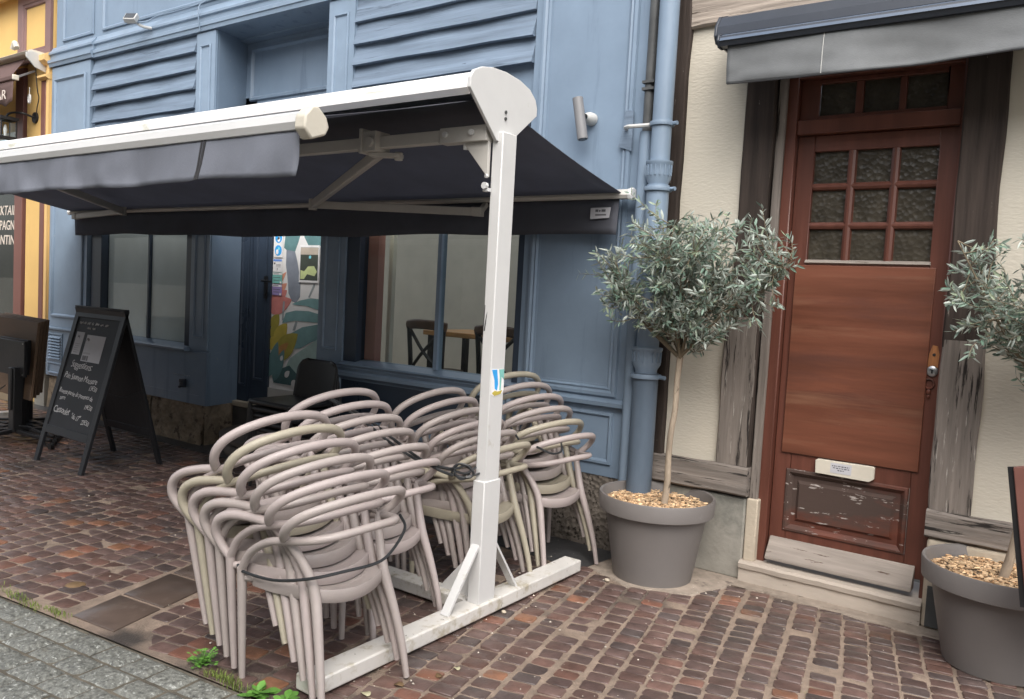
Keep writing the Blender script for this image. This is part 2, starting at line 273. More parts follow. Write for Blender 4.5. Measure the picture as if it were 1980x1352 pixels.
class MB:
    def __init__(s): s.v = []; s.f = []; s.r = []; s.cur = None
    def add(s, vs, fs, rnd=None):
        o = len(s.v); s.v += [tuple(v) for v in vs]
        for f in fs: s.f.append(tuple(i + o for i in f)); s.r.append(.5 if rnd is None else rnd)
    def box(s, x0, x1, y0, y1, z0, z1, rnd=None):
        s.add([(x0, y0, z0), (x1, y0, z0), (x1, y1, z0), (x0, y1, z0), (x0, y0, z1), (x1, y0, z1), (x1, y1, z1), (x0, y1, z1)],
              [(0, 3, 2, 1), (4, 5, 6, 7), (0, 1, 5, 4), (1, 2, 6, 5), (2, 3, 7, 6), (3, 0, 4, 7)], rnd)
    def bar(s, a, b, w, h, up=(0, 0, 1), w2=None, h2=None):
        a, b = Vector(a), Vector(b); d = (b - a).normalized(); u = Vector(up)
        sd = d.cross(u).normalized(); u = sd.cross(d).normalized()
        w2 = w if w2 is None else w2; h2 = h if h2 is None else h2
        vs = []
        for p, ww, hh in ((a, w, h), (b, w2, h2)):
            for i, j in ((-1, -1), (1, -1), (1, 1), (-1, 1)): vs.append(p + sd * (i * ww / 2) + u * (j * hh / 2))
        s.add(vs, [(0, 1, 2, 3), (7, 6, 5, 4), (0, 4, 5, 1), (1, 5, 6, 2), (2, 6, 7, 3), (3, 7, 4, 0)])
    def tube(s, pts, r, n=8, sub=4, closed=False, caps=True, flat=None, rnd=None):
        if closed: pts = list(pts) + [pts[0]]
        P, prm = cr(pts, sub)
        if closed: P = P[:-1]; prm = prm[:-1]
        rs = []
        for t in prm:
            if isinstance(r, (int, float)): rs.append(r)
            else:
                i = min(int(t), len(r) - 2); rs.append(r[i] + (r[i + 1] - r[i]) * (t - i))
        N = len(P); vs = []; ref = None
        for i in range(N):
            a = P[i - 1] if (i or closed) else P[0]
            b = P[(i + 1) % N] if (i < N - 1 or closed) else P[-1]
            t = (b - a).normalized()
            if ref is None:
                ref = Vector((0, 0, 1)) if abs(t.z) < .9 else Vector((1, 0, 0))
            ref = (ref - t * ref.dot(t))
            if ref.length < 1e-5: ref = t.orthogonal()
            ref.normalize(); sd = t.cross(ref)
            for k in range(n):
                an = 2 * math.pi * k / n
                fl = flat or 1
                vs.append(P[i] + (ref * math.cos(an) + sd * math.sin(an) * fl) * rs[i])
        fs = []
        for i in range(N if closed else N - 1):
            j = (i + 1) % N
            for k in range(n):
                l = (k + 1) % n
                fs.append((i * n + k, i * n + l, j * n + l, j * n + k))
        if caps and not closed:
            fs.append(tuple(range(n))[::-1]); fs.append(tuple((N - 1) * n + k for k in range(n)))
        s.add(vs, fs, rnd)
    def prism(s, poly, axis, d0, d1, rnd=None):
        """poly of 2d points extruded along axis: 'x' -> (y,z), 'y' -> (x,z), 'z' -> (x,y)"""
        n = len(poly)
        def P(p, d): return (d, p[0], p[1]) if axis == 'x' else (p[0], d, p[1]) if axis == 'y' else (p[0], p[1], d)
        vs = [P(p, d0) for p in poly] + [P(p, d1) for p in poly]
        fs = [tuple(range(n))[::-1], tuple(range(n, 2 * n))] + [(i, (i + 1) % n, (i + 1) % n + n, i + n) for i in range(n)]
        s.add(vs, fs, rnd)
    def lathe(s, prof, c=(0, 0, 0), n=24, closed=False):
        vs = []; fs = []; m = len(prof)
        for k in range(n):
            a = 2 * math.pi * k / n
            for r, z in prof: vs.append((c[0] + r * math.cos(a), c[1] + r * math.sin(a), c[2] + z))
        for k in range(n):
            l = (k + 1) % n
            for i in range(m - 1): fs.append((k * m + i, l * m + i, l * m + i + 1, k * m + i + 1))
        s.add(vs, fs)
    def ring(s, x0, x1, z0, z1, y, prof, fill=True):
        """rectangular moulding on a wall facing -y: prof = [(inset, dy)], dy < 0 stands out"""
        vs = []; fs = []
        for ins, dy in prof:
            vs += [(x0 + ins, y + dy, z0 + ins), (x1 - ins, y + dy, z0 + ins), (x1 - ins, y + dy, z1 - ins), (x0 + ins, y + dy, z1 - ins)]
        for i in range(len(prof) - 1):
            for k in range(4):
                l = (k + 1) % 4
                fs.append((i * 4 + k, i * 4 + l, i * 4 + 4 + l, i * 4 + 4 + k))
        if fill:
            i = (len(prof) - 1) * 4; fs.append((i, i + 1, i + 2, i + 3))
        s.add(vs, fs)
    def grid(s, fn, nu, nv, thick=0, rnd=None):
        vs = [fn(i / nu, j / nv) for j in range(nv + 1) for i in range(nu + 1)]
        fs = [(j * (nu + 1) + i, j * (nu + 1) + i + 1, (j + 1) * (nu + 1) + i + 1, (j + 1) * (nu + 1) + i) for j in range(nv) for i in range(nu)]
        s.add(vs, fs, rnd)
    def ball(s, c, r, nu=10, nv=6, sz=(1, 1, 1)):
        vs = []; fs = []
        for j in range(nv + 1):
            t = math.pi * j / nv
            for i in range(nu):
                a = 2 * math.pi * i / nu
                vs.append((c[0] + r * sz[0] * math.sin(t) * math.cos(a), c[1] + r * sz[1] * math.sin(t) * math.sin(a), c[2] + r * sz[2] * math.cos(t)))
        for j in range(nv):
            for i in range(nu):
                l = (i + 1) % nu; fs.append((j * nu + i, (j + 1) * nu + i, (j + 1) * nu + l, j * nu + l))
        s.add(vs, fs)
    def xf(s, mtx):
        s.v = [tuple(mtx @ Vector(v)) for v in s.v]; return s
    def build(s, name, m, parent=None, smooth=False, bevel=0, ang=38, attr=False, solid=0, seg=2):
        me = bpy.data.meshes.new(name)
        off = parent.matrix_world.translation if parent is not None else None
        o = OFF.get(parent.name) if parent is not None else None
        vs = s.v if o is None else [(v[0] - o[0], v[1] - o[1], v[2] - o[2]) for v in s.v]
        me.from_pydata(vs, [], s.f); me.update()
        if attr:
            a = me.attributes.new('rnd', 'FLOAT', 'FACE'); a.data.foreach_set('value', s.r)
        if bevel or not attr:
            b = bmesh.new(); b.from_mesh(me)
            bmesh.ops.remove_doubles(b, verts=b.verts, dist=1e-6)
            if not attr: bmesh.ops.recalc_face_normals(b, faces=b.faces)
            if bevel:
                ed = [e for e in b.edges if len(e.link_faces) == 2 and e.calc_face_angle(0) > R(30)]
                res = bmesh.ops.bevel(b, geom=ed, offset=bevel, segments=seg, affect='EDGES', profile=.5, clamp_overlap=True)
                for fc in b.faces: fc.smooth = False
                for fc in res['faces']: fc.smooth = True
            b.to_mesh(me); b.free()
        if smooth and not bevel:
            me.polygons.foreach_set('use_smooth', [True] * len(me.polygons))
            me.set_sharp_from_angle(angle=R(ang))
        me.materials.append(M[m] if isinstance(m, str) else m)
        ob = bpy.data.objects.new(name, me); COL.objects.link(ob)
        if parent is not None:
            ob.parent = parent; OFF[ob.name] = o or (0, 0, 0)
        if solid:
            md = ob.modifiers.new('solid', 'SOLIDIFY'); md.thickness = solid; md.offset = 0
        return ob

OFF = {}
def thing(name, label, cat, loc=(0, 0, 0), group=None, rz=0):
    o = bpy.data.objects.new(name, None); COL.objects.link(o); o.location = loc; o.rotation_euler = (0, 0, rz)
    o.empty_display_size = .1
    OFF[o.name] = tuple(loc)
    o['label'] = label; o['category'] = cat
    if group: o['group'] = group
    return o
def tag(o, label, cat, group=None, kind=None):
    o['label'] = label; o['category'] = cat
    if group: o['group'] = group
    if kind: o['kind'] = kind
    return o
def structure(o, kind='structure', label=None, cat=None):
    o['kind'] = kind
    if label: o['label'] = label
    if cat: o['category'] = cat
    return o
def dup(root, loc, rot=None, label=None, skip=()):
    r = root.copy(); COL.objects.link(r); r.location = loc
    if rot is not None: r.rotation_euler = rot
    if label: r['label'] = label
    for ch in list(root.children):
        if ch.name in skip: continue
        c = ch.copy(); COL.objects.link(c); c.parent = r
        for g in list(ch.children):
            d = g.copy(); COL.objects.link(d); d.parent = c
    return r
def text_mesh(body, size, font_shear=0, extrude=.0006, offset=0, align='LEFT', space=1):
    c = bpy.data.curves.new('lettering', 'FONT'); c.body = body; c.size = size; c.shear = font_shear
    c.extrude = extrude; c.offset = offset; c.align_x = align; c.space_character = space; c.resolution_u = 3
    o = bpy.data.objects.new('lettering', c); COL.objects.link(o)
    bpy.context.view_layer.update()
    dg = bpy.context.evaluated_depsgraph_get()
    me = bpy.data.meshes.new_from_object(o.evaluated_get(dg))
    mb = MB(); mb.add([tuple(v.co) for v in me.vertices], [tuple(p.vertices) for p in me.polygons])
    bpy.data.objects.remove(o); bpy.data.curves.remove(c); bpy.data.meshes.remove(me)
    return mb
def wall_text(body, size, x, y, z, width=None, tall=None, **kw):
    """lettering on a wall that faces -y, starting at x, base line z"""
    t = text_mesh(body, size, **kw)
    xs = [v[0] for v in t.v]
    sx = width / (max(xs) - min(xs)) if width else 1
    return t.xf(Matrix.Translation((x, y, z)) @ Matrix.Rotation(R(90), 4, 'X') @ Matrix.Diagonal((sx, tall or 1, 1, 1)))

F = 4.45           # plane of the blue shopfront
# ------------------------------------------------------------------ ground
def kerb(x): return 1.868 + (x + 2.548) * .111
def build_ground():
    g = MB(); g.add([(-150, -150, -.03), (150, -150, -.03), (150, 150, -.03), (-150, 150, -.03)], [(0, 1, 2, 3)])
    structure(g.build('ground', 'silt'))
    g = MB(); g.add([(-14, kerb(-14), -.0045), (4, kerb(4), -.0045), (4, 4.8, -.0045), (-14, 4.8, -.0045)], [(0, 1, 2, 3)])
    structure(g.build('pavement_bed', 'sand'), label='sandy bed showing in the joints between the clay pavers', cat='paving')
    r = random.Random(3)
    # clay pavers
    b = MB(); a = R(101); u = Vector((math.cos(a), math.sin(a))); v = Vector((math.sin(a), -math.cos(a)))
    sl_a = Vector((-3.633, 1.788)); sl_b = Vector((-3.343, 1.82)); sl_u = Vector((-.29, .957))
    for i in range(-130, 60):
        c = i * .121
        s = -2 + r.uniform(0, .08)
        while s < 9:
            px = c * v.x + s * u.x; 
            ln = .086 + (.066 - .086) * min(1, max(0, (px + 2.3) / .9)) + r.uniform(-.008, .008)
            s += ln + .012
            w = c + .012 * math.sin(s * 2.1 + i * .7) + .02 * math.sin(s * .8)
            p = v * w + u * (s - ln / 2)
            if not (-12.2 < p.x < 1.6 and kerb(p.x) + .05 < p.y < 4.6): continue
            if p.y > 4.30 and p.x < -2.2: continue
            if p.y > 4.405 and p.x > -1.56: continue
            if (p.x + 1.92) ** 2 / .33 ** 2 + (p.y - 4.22) ** 2 / .27 ** 2 < 1: continue
            if -3.15 < p.x < -2.2 and p.y > 4.02 + .1 * math.sin(p.x * 5): continue
            q = p - sl_a; al = q.dot(sl_u)
            if 0 < al + .05 < .98 and -.05 < (p.x - (sl_a.x + sl_u.x * al)) < .35: continue
            if p.x < -8 and r.random() < .0: continue
            hw = (.0505 if px > -2.2 else .0545) + r.uniform(-.003, .0035); hl = ln / 2 + .0005
            z = r.gauss(0, .0022); rv = r.random(); t1, t2 = r.gauss(0, .018), r.gauss(0, .018)
            cc = r.uniform(.004, .013); rot = r.gauss(0, .03); uu = u * math.cos(rot) + v * math.sin(rot); vv = v * math.cos(rot) - u * math.sin(rot)
            oc = []
            for (x, y) in ((-hw + cc, -hl), (hw - cc, -hl), (hw, -hl + cc), (hw, hl - cc), (hw - cc, hl), (-hw + cc, hl), (-hw, hl - cc), (-hw, -hl + cc)):
                oc.append((x + r.uniform(-.0025, .0025), y + r.uniform(-.0025, .0025)))
            vs = []
            for sc, dz in ((1.0, -.03), (1.0, -.0042), (.972, -.0010), (.93, 0)):
                for (x, y) in oc:
                    P = p + vv * (x * sc) + uu * (y * (sc - (.02 if sc < .95 else 0))); vs.append((P.x, P.y, z + dz + x * t1 + y * t2))
            vs.append((p.x, p.y, z + .0002))
            fs = []
            for k in range(3):
                for j in range(8):
                    l = (j + 1) % 8; fs.append((k * 8 + j, k * 8 + l, k * 8 + 8 + l, k * 8 + 8 + j))
            for j in range(8): fs.append((24 + j, 24 + (j + 1) % 8, 32))
            # v is clockwise of u: flip so faces look up
            b.add(vs, fs, rv)
    o = b.build('pavement', 'brick', attr=True, smooth=True, ang=60)
    structure(o)
    # dark slabs of the drain strip
    b = MB()
    al = 0
    for k, ln in enumerate((.30, .34, .32)):
        p = sl_a + sl_u * (al + .01)
        A = p; B = p + Vector((.29, .035)); C = B + sl_u * (ln - .02); D = A + sl_u * (ln - .02)
        top = [(A.x, A.y, .002), (B.x, B.y, .002), (C.x, C.y, .003), (D.x, D.y, .003)]
        m = Vector((sum(t[0] for t in top) / 4, sum(t[1] for t in top) / 4))
        vs = [(t[0], t[1], -.03) for t in top] + [(t[0], t[1], -.003) for t in top] + [(m.x + (t[0] - m.x) * .965, m.y + (t[1] - m.y) * .965, t[2]) for t in top]
        b.add(vs, [(i, (i + 1) % 4, (i + 1) % 4 + 4, i + 4) for i in range(4)] + [(i + 4, (i + 1) % 4 + 4, (i + 1) % 4 + 8, i + 8) for i in range(4)] + [(8, 9, 10, 11)], r.random())
        al += ln
    structure(b.build('drain_strip', 'slab', smooth=True, ang=50), label='dark brown slabs of the drain strip', cat='paving')
    # granite setts of the roadway
    b = MB(); a = R(6.3); u = Vector((math.cos(a), math.sin(a))); v = Vector((-math.sin(a), math.cos(a)))
    o0 = Vector((-2.548, 1.868))
    for row in range(0, 26):
        s = -9 + r.uniform(0, .2)
        while s < 5:
            ln = r.uniform(.14, .20); wd = .122
            c = o0 + u * (s + ln / 2) - v * (row * .131 + .012 + wd / 2)
            s += ln + .009
            vis = -5.2 < c.x < -1.4 and c.y > .75
            nu, nv = (9, 7) if vis else (3, 2)
            z0 = r.gauss(-.002, .002); sd = r.uniform(0, 99); rv = r.random()
            def fn(i, j, c=c, ln=ln, wd=wd, z0=z0, sd=sd):
                x = (i - .5) * ln; y = (j - .5) * wd
                e = min(i, 1 - i) * ln; e2 = min(j, 1 - j) * wd
                k = min(1, min(e, e2) / .022)
                dz = -.013 * (1 - k) ** 2
                nx = noise.noise(Vector((x * 16 + sd, y * 16, sd)))
                n2 = noise.noise(Vector((x * 48 + sd, y * 48, sd * 2)))
                P = c + u * (x + .004 * nx) + v * (y + .004 * n2)
                return (P.x, P.y, z0 + dz + (.0055 * nx + .0035 * n2) * k + .003)
            b.grid(fn, nu, nv, rnd=rv)
    structure(b.build('road', 'granite', attr=True, smooth=True, ang=80), label='grey granite setts of the roadway', cat='road')
    b = MB(); b.add([(-14, kerb(-14), -.011), (-14, -8, -.011), (4, -8, -.011), (4, kerb(4), -.011)], [(0, 1, 2, 3)])
    structure(b.build('road_bed', 'silt'), label='silty bed between the granite setts', cat='road')
    # dark cement apron along the blue wall, mortar fillets near pot and step
    def patch(name, poly, z, m, lab):
        b = MB(); cx = sum(p[0] for p in poly) / len(poly); cy = sum(p[1] for p in poly) / len(poly)
        pts = []
        for i in range(len(poly)):
            A, B = Vector(poly[i]), Vector(poly[(i + 1) % len(poly)]); n = max(1, int((B - A).length / .06))
            for k in range(n):
                q = A.lerp(B, k / n); j = noise.noise(Vector((q.x * 9, q.y * 9, 3))) * .022
                pts.append((q.x + j, q.y + noise.noise(Vector((q.x * 9, q.y * 9, 9))) * .022))
        n = len(pts)
        vs = [(p[0], p[1], -.012) for p in pts] + [(cx + (p[0] - cx) * .985, cy + (p[1] - cy) * .985, z) for p in pts] + [(cx, cy, z + .002)]
        b.add(vs, [(i, (i + 1) % n, (i + 1) % n + n, i + n) for i in range(n)] + [(n + i, n + (i + 1) % n, 2 * n) for i in range(n)])
        structure(b.build(name, m, smooth=True, ang=60), label=lab, cat='paving')
    patch('cement_apron', [(-12, 4.27), (-3.2, 4.27), (-3.1, 4.02), (-2.25, 4.0), (-2.2, 4.6), (-12, 4.6)], .003, 'apron', 'dark wet cement along the blue wall')
    patch('mortar_patch', [(-2.26, 4.06), (-1.95, 3.93), (-1.62, 4.06), (-1.52, 4.3), (-1.5, 4.56), (-2.2, 4.56)], .004, 'mortar', 'pale mortar around the foot of the olive pot')
    patch('mortar_strip', [(-1.56, 4.38), (-.55, 4.35), (.2, 4.36), (1.6, 4.36), (1.6, 4.56), (-1.56, 4.56)], .004, 'mortar', 'pale mortar fillet at the foot of the doorstep')
build_ground()

def litter():
    r = random.Random(11); b = MB()
    for i in range(420):
        if i < 260: x = r.uniform(-3.6, .6); y = r.uniform(2.0, 4.4)
        elif i < 330: x = r.gauss(-2.35, .25); y = r.uniform(2.2, 4.4)
        else: x = r.uniform(-8, -2.6); y = r.uniform(1.95, 4.2)
        if y < kerb(x) + .03: continue
        s = r.choice((.002, .0025, .003, .004, .006)); a = r.uniform(0, 6.3)
        z = .0035
        vs = []
        for k in range(5):
            t = a + k * 1.256; q = s * r.uniform(.6, 1.3)
            vs.append((x + q * math.cos(t), y + q * math.sin(t), z))
        vs.append((x, y, z + s * .9))
        b.add(vs, [(k, (k + 1) % 5, 5) for k in range(5)], r.random())
    o = b.build('litter', 'crumb', attr=True)
    o['kind'] = 'stuff'; o['label'] = 'tiny pale crumbs and grit on the wet pavers'; o['category'] = 'litter'
litter()

# ------------------------------------------------------------------ blue shopfront
def strip_cornice(mb, x0, x1, prof): mb.prism(prof, 'x', x0, x1)
PANEL = [(0, -.002), (.004, -.016), (.022, -.020), (.034, -.008), (.040, -.002), (.040, .006)]
PANEL_S = [(0, -.002), (.003, -.011), (.014, -.013), (.022, -.004), (.024, .006)]
def blue_shop():
    t = thing('blue_shopfront', 'blue painted wooden shopfront with weatherboards, panelled pilasters and large windows', 'shop', (-5.9, F, 0))
    # structural walls behind the trim
    w = MB()
    w.box(-9.62, -2.27, F + .02, F + .30, 3.80, 7.2)                     # frieze and above
    w.box(-8.75, -6.90, F + .03, F + .28, 2.42, 3.80)                    # over left window
    w.box(-4.80, -3.10, F + .03, F + .28, 2.42, 3.80)
    w.box(-9.62, -8.70, F + .02, F + .30, .375, 3.80)
    w.box(-3.10, -2.27, F + .02, F + .30, .47, 3.80)
    w.box(-8.70, -6.72, F + .03, F + .28, .375, .90)
    w.box(-4.98, -3.10, F + .03, F + .28, .375, .93)
    w.prism([(-6.595, F + .004), (-6.69, F + .40), (-6.92, F + .40), (-6.92, F + .004)], 'z', .375, 3.80)   # left return
    w.prism([(-5.10, F + .004), (-4.80, F + .004), (-4.80, F + .30), (-5.02, F + .40)], 'z', .375, 3.80)
    w.box(-6.70, -4.98, F + .72, F + .8, 3.28, 3.80)                  # back of the upper recess
    w.build('wall', 'blue', t)
    u = MB()
    u.box(-6.72, -4.96, F + .29, F + .80, 3.785, 3.84)
    u.build('recess_ceiling', 'blue', t)
    # frieze panels
    p = MB()
    p.ring(-9.46, -8.80, 4.07, 4.95, F + .018, PANEL)
    p.ring(-8.62, -5.6, 4.07, 4.95, F + .018, PANEL)
    p.ring(-5.45, -2.5, 4.07, 4.95, F + .018, PANEL)
    p.build('frieze_panel', 'blue', t, smooth=True)
    # cornice
    c = MB()
    prof = [(F + .02, 3.80), (F - .03, 3.80), (F - .035, 3.835), (F - .045, 3.84), (F - .045, 3.87), (F - .02, 3.885), (F - .02, 3.925), (F - .04, 3.935), (F - .04, 3.955), (F - .015, 3.985), (F + .0, 4.02), (F + .02, 4.02)]
    c.prism(prof, 'x', -8.70, -2.27)
    prof2 = [(F + .02, 3.80), (F - .05, 3.80), (F - .06, 3.835), (F - .07, 3.84), (F - .07, 3.87), (F - .04, 3.885), (F - .04, 3.925), (F - .06, 3.935), (F - .06, 3.955), (F - .03, 3.985), (F - .01, 4.02), (F + .02, 4.02)]
    c.prism(prof2, 'x', -9.63, -8.703)
    c.build('cornice', 'blue_trim', t, smooth=True, ang=25)
    # pilasters
    def pil(x0, x1, z0, z1, y, prof, name='pilaster', m='blue_trim', ins=.05):
        b = MB(); b.box(x0, x1, y, F + .03, z0, z1)
        b.ring(x0 + ins, x1 - ins, z0 + ins + .05, z1 - ins - .05, y - .001, prof)
        b.build(name, m, t, smooth=True, ang=30)
    pil(-9.60, -8.77, .92, 3.79, F - .03, PANEL, ins=.07)
    pil(-6.885, -6.60, .895, 3.79, F - .012, PANEL_S, ins=.06)
    pil(-5.10, -4.805, .93, 3.79, F - .012, PANEL_S, ins=.06)
    # weatherboards
    r = random.Random(5)
    def boards(x0, x1, zs):
        b = MB()
        for i in range(len(zs) - 1):
            zt, zb = zs[i], zs[i + 1]
            d = .028 + r.uniform(-.005, .008); tl = r.uniform(-.008, .008)
            n = 14; A = []
            for k in range(n + 1):
                x = x0 + (x1 - x0) * k / n; wv = .004 * math.sin(k * .9 + i * 2.1) + tl * (k / n - .5)
                A += [(x, F + .028, zt + .03), (x, F - d + wv * 1.4, zb + wv), (x, F - d + .02 + wv, zb - .004 + wv), (x, F + .029, zb + .004)]
            vs = A; fs = []
            for k in range(n):
                for j in range(3): fs.append((k * 4 + j, k * 4 + 4 + j, k * 4 + 5 + j, k * 4 + 1 + j))
            fs += [(0, 1, 2, 3), (n * 4 + 3, n * 4 + 2, n * 4 + 1, n * 4)]
            b.add(vs, fs)
        return b
    boards(-8.745, -6.905, [3.80, 3.636, 3.467, 3.301, 3.13, 2.96, 2.79, 2.62, 2.45]).build('weatherboards', 'blue_wood', t)
    boards(-4.80, -3.105, [3.80, 3.585, 3.418, 3.259, 3.086]).build('weatherboards', 'blue_wood', t)
    b = MB(); b.box(-4.80, -3.105, F - .02, F + .03, 2.44, 2.80); b.box(-4.80, -3.1, F - .06, F + .03, 2.80, 2.86); b.build('transom_beam', 'blue_dark', t)
    # left window bay
    fr = MB()
    fr.box(-8.74, -8.53, F + .0, F + .12, .90, 2.45)
    fr.box(-6.985, -6.885, F + .0, F + .12, .90, 2.45)
    fr.box(-8.53, -6.985, F + .01, F + .12, 2.36, 2.45)
    wf = fr.build('window', 'blue_dark', t, bevel=.006)
    sl = MB(); sl.prism([(F - .05, .865), (F - .06, .885), (F - .055, .90), (F + .10, .935), (F + .12, .90), (F + .12, .865)], 'x', -8.70, -6.89); sl.build('sill', 'blue_trim', wf, smooth=True, ang=30)
    g = MB(); g.box(-8.53, -6.985, F + .070, F + .076, .93, 2.36); g.build('pane', 'glass', wf)
    mu = MB(); mu.box(-7.725, -7.700, F + .05, F + .10, .93, 2.36); mu.build('mullion', 'blue_dark', wf)
    fi = MB(); fi.box(-8.53, -6.985, F + .084, F + .088, .93, 2.36); fi.build('window_film', 'film', wf)
    # bay base with panel, returning into the doorway
    bb = MB(); bb.prism([(-8.70, F - .012), (-6.60, F - .012), (-6.60, F + .03), (-8.70, F + .03)], 'z', .376, .862)
    bb.ring(-8.55, -6.69, .45, .815, F - .013, [(0, -.001), (.012, -.001), (.018, .012), (.034, .016), (.040, .008), (.046, .014)])
    bb.box(-6.70, -6.592, F - .02, F + .02, .853, .872)
    bb.prism([(-6.588, F - .01), (-6.688, F + .39), (-6.70, F + .39), (-6.60, F - .01)], 'z', .853, .872)
    bb.build('bay_panel', 'blue', t, smooth=True, ang=30)
    sk = MB(); sk.box(-6.965, -6.905, F - .05, F - .012, .52, .60); sk.box(-6.96, -6.91, F - .058, F - .05, .565, .60); sk.tube([(-6.935, F - .05, .53), (-6.935, F - .075, .525)], .013, n=8, sub=1)
    sk.build('outdoor_socket', 'anthracite', t, bevel=.004)
    r2 = random.Random(8); sc = MB(); x = -7.12
    pts = []
    for k in range(46): pts.append((x + k * .0062, F - .0145, .632 + r2.uniform(-.006, .006)))
    for k in range(0, 44, 4): sc.tube(pts[k:k + 4], .0011, n=4, sub=1)
    sc.build('small_writing', 'chalk', t)
    # right window bay
    fr = MB()
    fr.box(-4.80, -4.66, F + .0, F + .12, .95, 2.45)
    fr.box(-3.155, -3.10, F + .0, F + .12, .95, 2.45)
    fr.box(-4.66, -3.155, F + .01, F + .12, 2.36, 2.45)
    wf = fr.build('window', 'blue_dark', t, bevel=.006)
    g = MB(); g.box(-4.655, -3.155, F + .050, F + .056, .98, 2.36); g.build('pane', 'glass', wf)
    mu = MB(); mu.box(-3.885, -3.850, F + .03, F + .09, .98, 2.36); mu.build('mullion', 'blue_trim', wf)
    pk = MB(); pk.box(-4.655, -4.545, F + .09, F + .16, .96, 2.42); pk.build('reveal', 'pink', wf)
    sl = MB(); sl.prism([(F - .05, .93), (F - .062, .945), (F - .055, .955), (F + .09, .985), (F + .12, .95), (F + .12, .93)], 'x', -4.80, -3.10); sl.build('sill', 'blue_trim', wf, smooth=True, ang=30)
    bb = MB(); bb.ring(-4.93, -3.13, .40, .94, F - .004, [(0, .03), (0, -.03), (.02, -.045), (.045, -.03), (.06, -.045), (.085, -.05), (.10, -.02), (.115, .0), (.13, .005)])
    bb.build('bay_frame', 'blue_trim', t, smooth=True, ang=30)
    bp = MB(); bp.box(-4.82, -3.24, F - .002, F + .028, .49, .84); bp.build('bay_panel', 'blue_dark', t)
    # right pilaster with tall panel and lower panel
    b = MB(); b.box(-3.10, -2.272, F - .006, F + .02, .455, 3.79)
    b.ring(-3.045, -2.345, .955, 3.66, F - .007, [(0, -.001), (.006, -.018), (.026, -.022), (.04, -.012), (.052, -.018), (.062, -.004), (.075, -.001), (.075, .004)])
    b.ring(-3.02, -2.355, .53, .86, F - .007, [(0, -.001), (.004, -.014), (.02, -.016), (.032, -.004), (.034, .006)])
    b.prism([(F - .006, .885), (F - .05, .90), (F - .055, .925), (F - .006, .945)], 'x', -3.10, -2.272)
    b.build('corner_pilaster', 'blue', t, smooth=True, ang=30)
    # door in the recess
    yd = F + .39
    d = MB()
    d.box(-6.70, -6.52, yd, yd + .08, .40, 3.28); d.box(-5.05, -4.98, yd, yd + .08, .40, 3.28)
    d.box(-6.52, -5.05, yd, yd + .08, 2.50, 2.62)
    d.ring(-6.66, -6.55, .55, 3.2, yd - .001, PANEL_S)
    d.build('door_frame', 'blue_dark', t, smooth=True, ang=30)
    b = MB(); b.box(-6.70, -4.98, yd + .0, yd + .06, 2.62, 3.784)
    b.ring(-6.62, -5.03, 3.24, 3.74, yd - .001, [(0, -.001), (.01, -.02), (.03, -.024), (.045, -.006), (.05, .008)])
    b.build('transom_panel', 'blue', t, smooth=True, ang=30)
    dl = MB(); dl.box(-6.52, -6.26, yd + .02, yd + .07, .42, 2.50); dl.box(-5.2, -5.05, yd + .02, yd + .07, .42, 2.50)
    dl.box(-6.26, -5.2, yd + .02, yd + .07, 2.3, 2.5)
    dl.ring(-6.47, -6.31, .62, 2.4, yd + .019, PANEL_S)
    door = dl.build('door', 'blue_dark', t, smooth=True, ang=30)
    kp = MB(); kp.box(-6.26, -5.2, yd + .03, yd + .065, .42, .565); kp.build('kick_plate', 'lamp_white', door)
    h = MB(); h.box(-6.33, -6.295, yd + .0, yd + .02, 1.40, 1.61); h.tube([(-6.312, yd + .01, 1.565), (-6.312, yd - .035, 1.565), (-6.29, yd - .045, 1.565), (-6.17, yd - .045, 1.56)], .010, n=8, sub=3)
    h.tube([(-6.312, yd + .012, 1.435), (-6.312, yd - .006, 1.435)], .011, n=8, sub=1)
    h.build('door_handle', 'black_metal', door, smooth=True)
    # mural seen on the door: flat print on a board
    ym = yd + .045
    def flat(name, shapes, m, dy):
        b = MB()
        for q, poly in enumerate(shapes): b.prism(poly, 'y', ym - dy - q * .00012, ym - dy - q * .00012 + .0003)
        return b.build(name, m, mur)
    b = MB(); b.box(-6.262, -5.2, ym, ym + .012, .565, 2.30); mur = b.build('mural', 'mural_bg', door)
    def mu_xy(px, py): # crop coordinates of the print -> wall coordinates (x, z)
        return (-6.246 + (px - 165) / (525 - 165) * .727, 2.03 - (py - 65) / (1190 - 65) * 1.465)
    def sh(*pts): return [mu_xy(*p) for p in pts]
    def leafshape(a, b, w, n=10, bend=0):
        a, b = Vector(mu_xy(*a)), Vector(mu_xy(*b)); d = b - a; nn = Vector((-d.y, d.x)).normalized(); w = w * .727 / 360
        up = []; dn = []
        for k in range(n + 1):
            t = k / n; c = a + d * t + nn * (bend * math.sin(t * math.pi) * .002)
            ww = w * (math.sin(math.pi * t ** .8)) ** .8 if 0 < t < 1 else 0
            up.append(tuple(c + nn * ww)); dn.append(tuple(c - nn * ww))
        return up + dn[1:-1][::-1]
    flat('print_leaf', [sh((225, 60), (525, 60), (525, 160), (480, 150), (440, 60)), sh((240, 60), (350, 60), (330, 140), (310, 205), (270, 215), (232, 180))], 'm_teal', .0005)
    flat('print_leaf', [sh((360, 60), (525, 60), (525, 165), (400, 165), (370, 105))], 'm_teal', .0012)
    flat('print_trunk', [sh((250, 195), (310, 205), (330, 280), (355, 420), (355, 520), (330, 565), (300, 555), (275, 500), (262, 380), (250, 300))], 'm_grey', .0018)
    flat('print_petal', [leafshape((150, 560), (262, 430), 26), leafshape((150, 500), (255, 350), 18)], 'm_coral', .0024)
    flat('print_petal', [leafshape((150, 600), (265, 480), 34), leafshape((140, 630), (300, 545), 40)], 'm_pink', .0031)
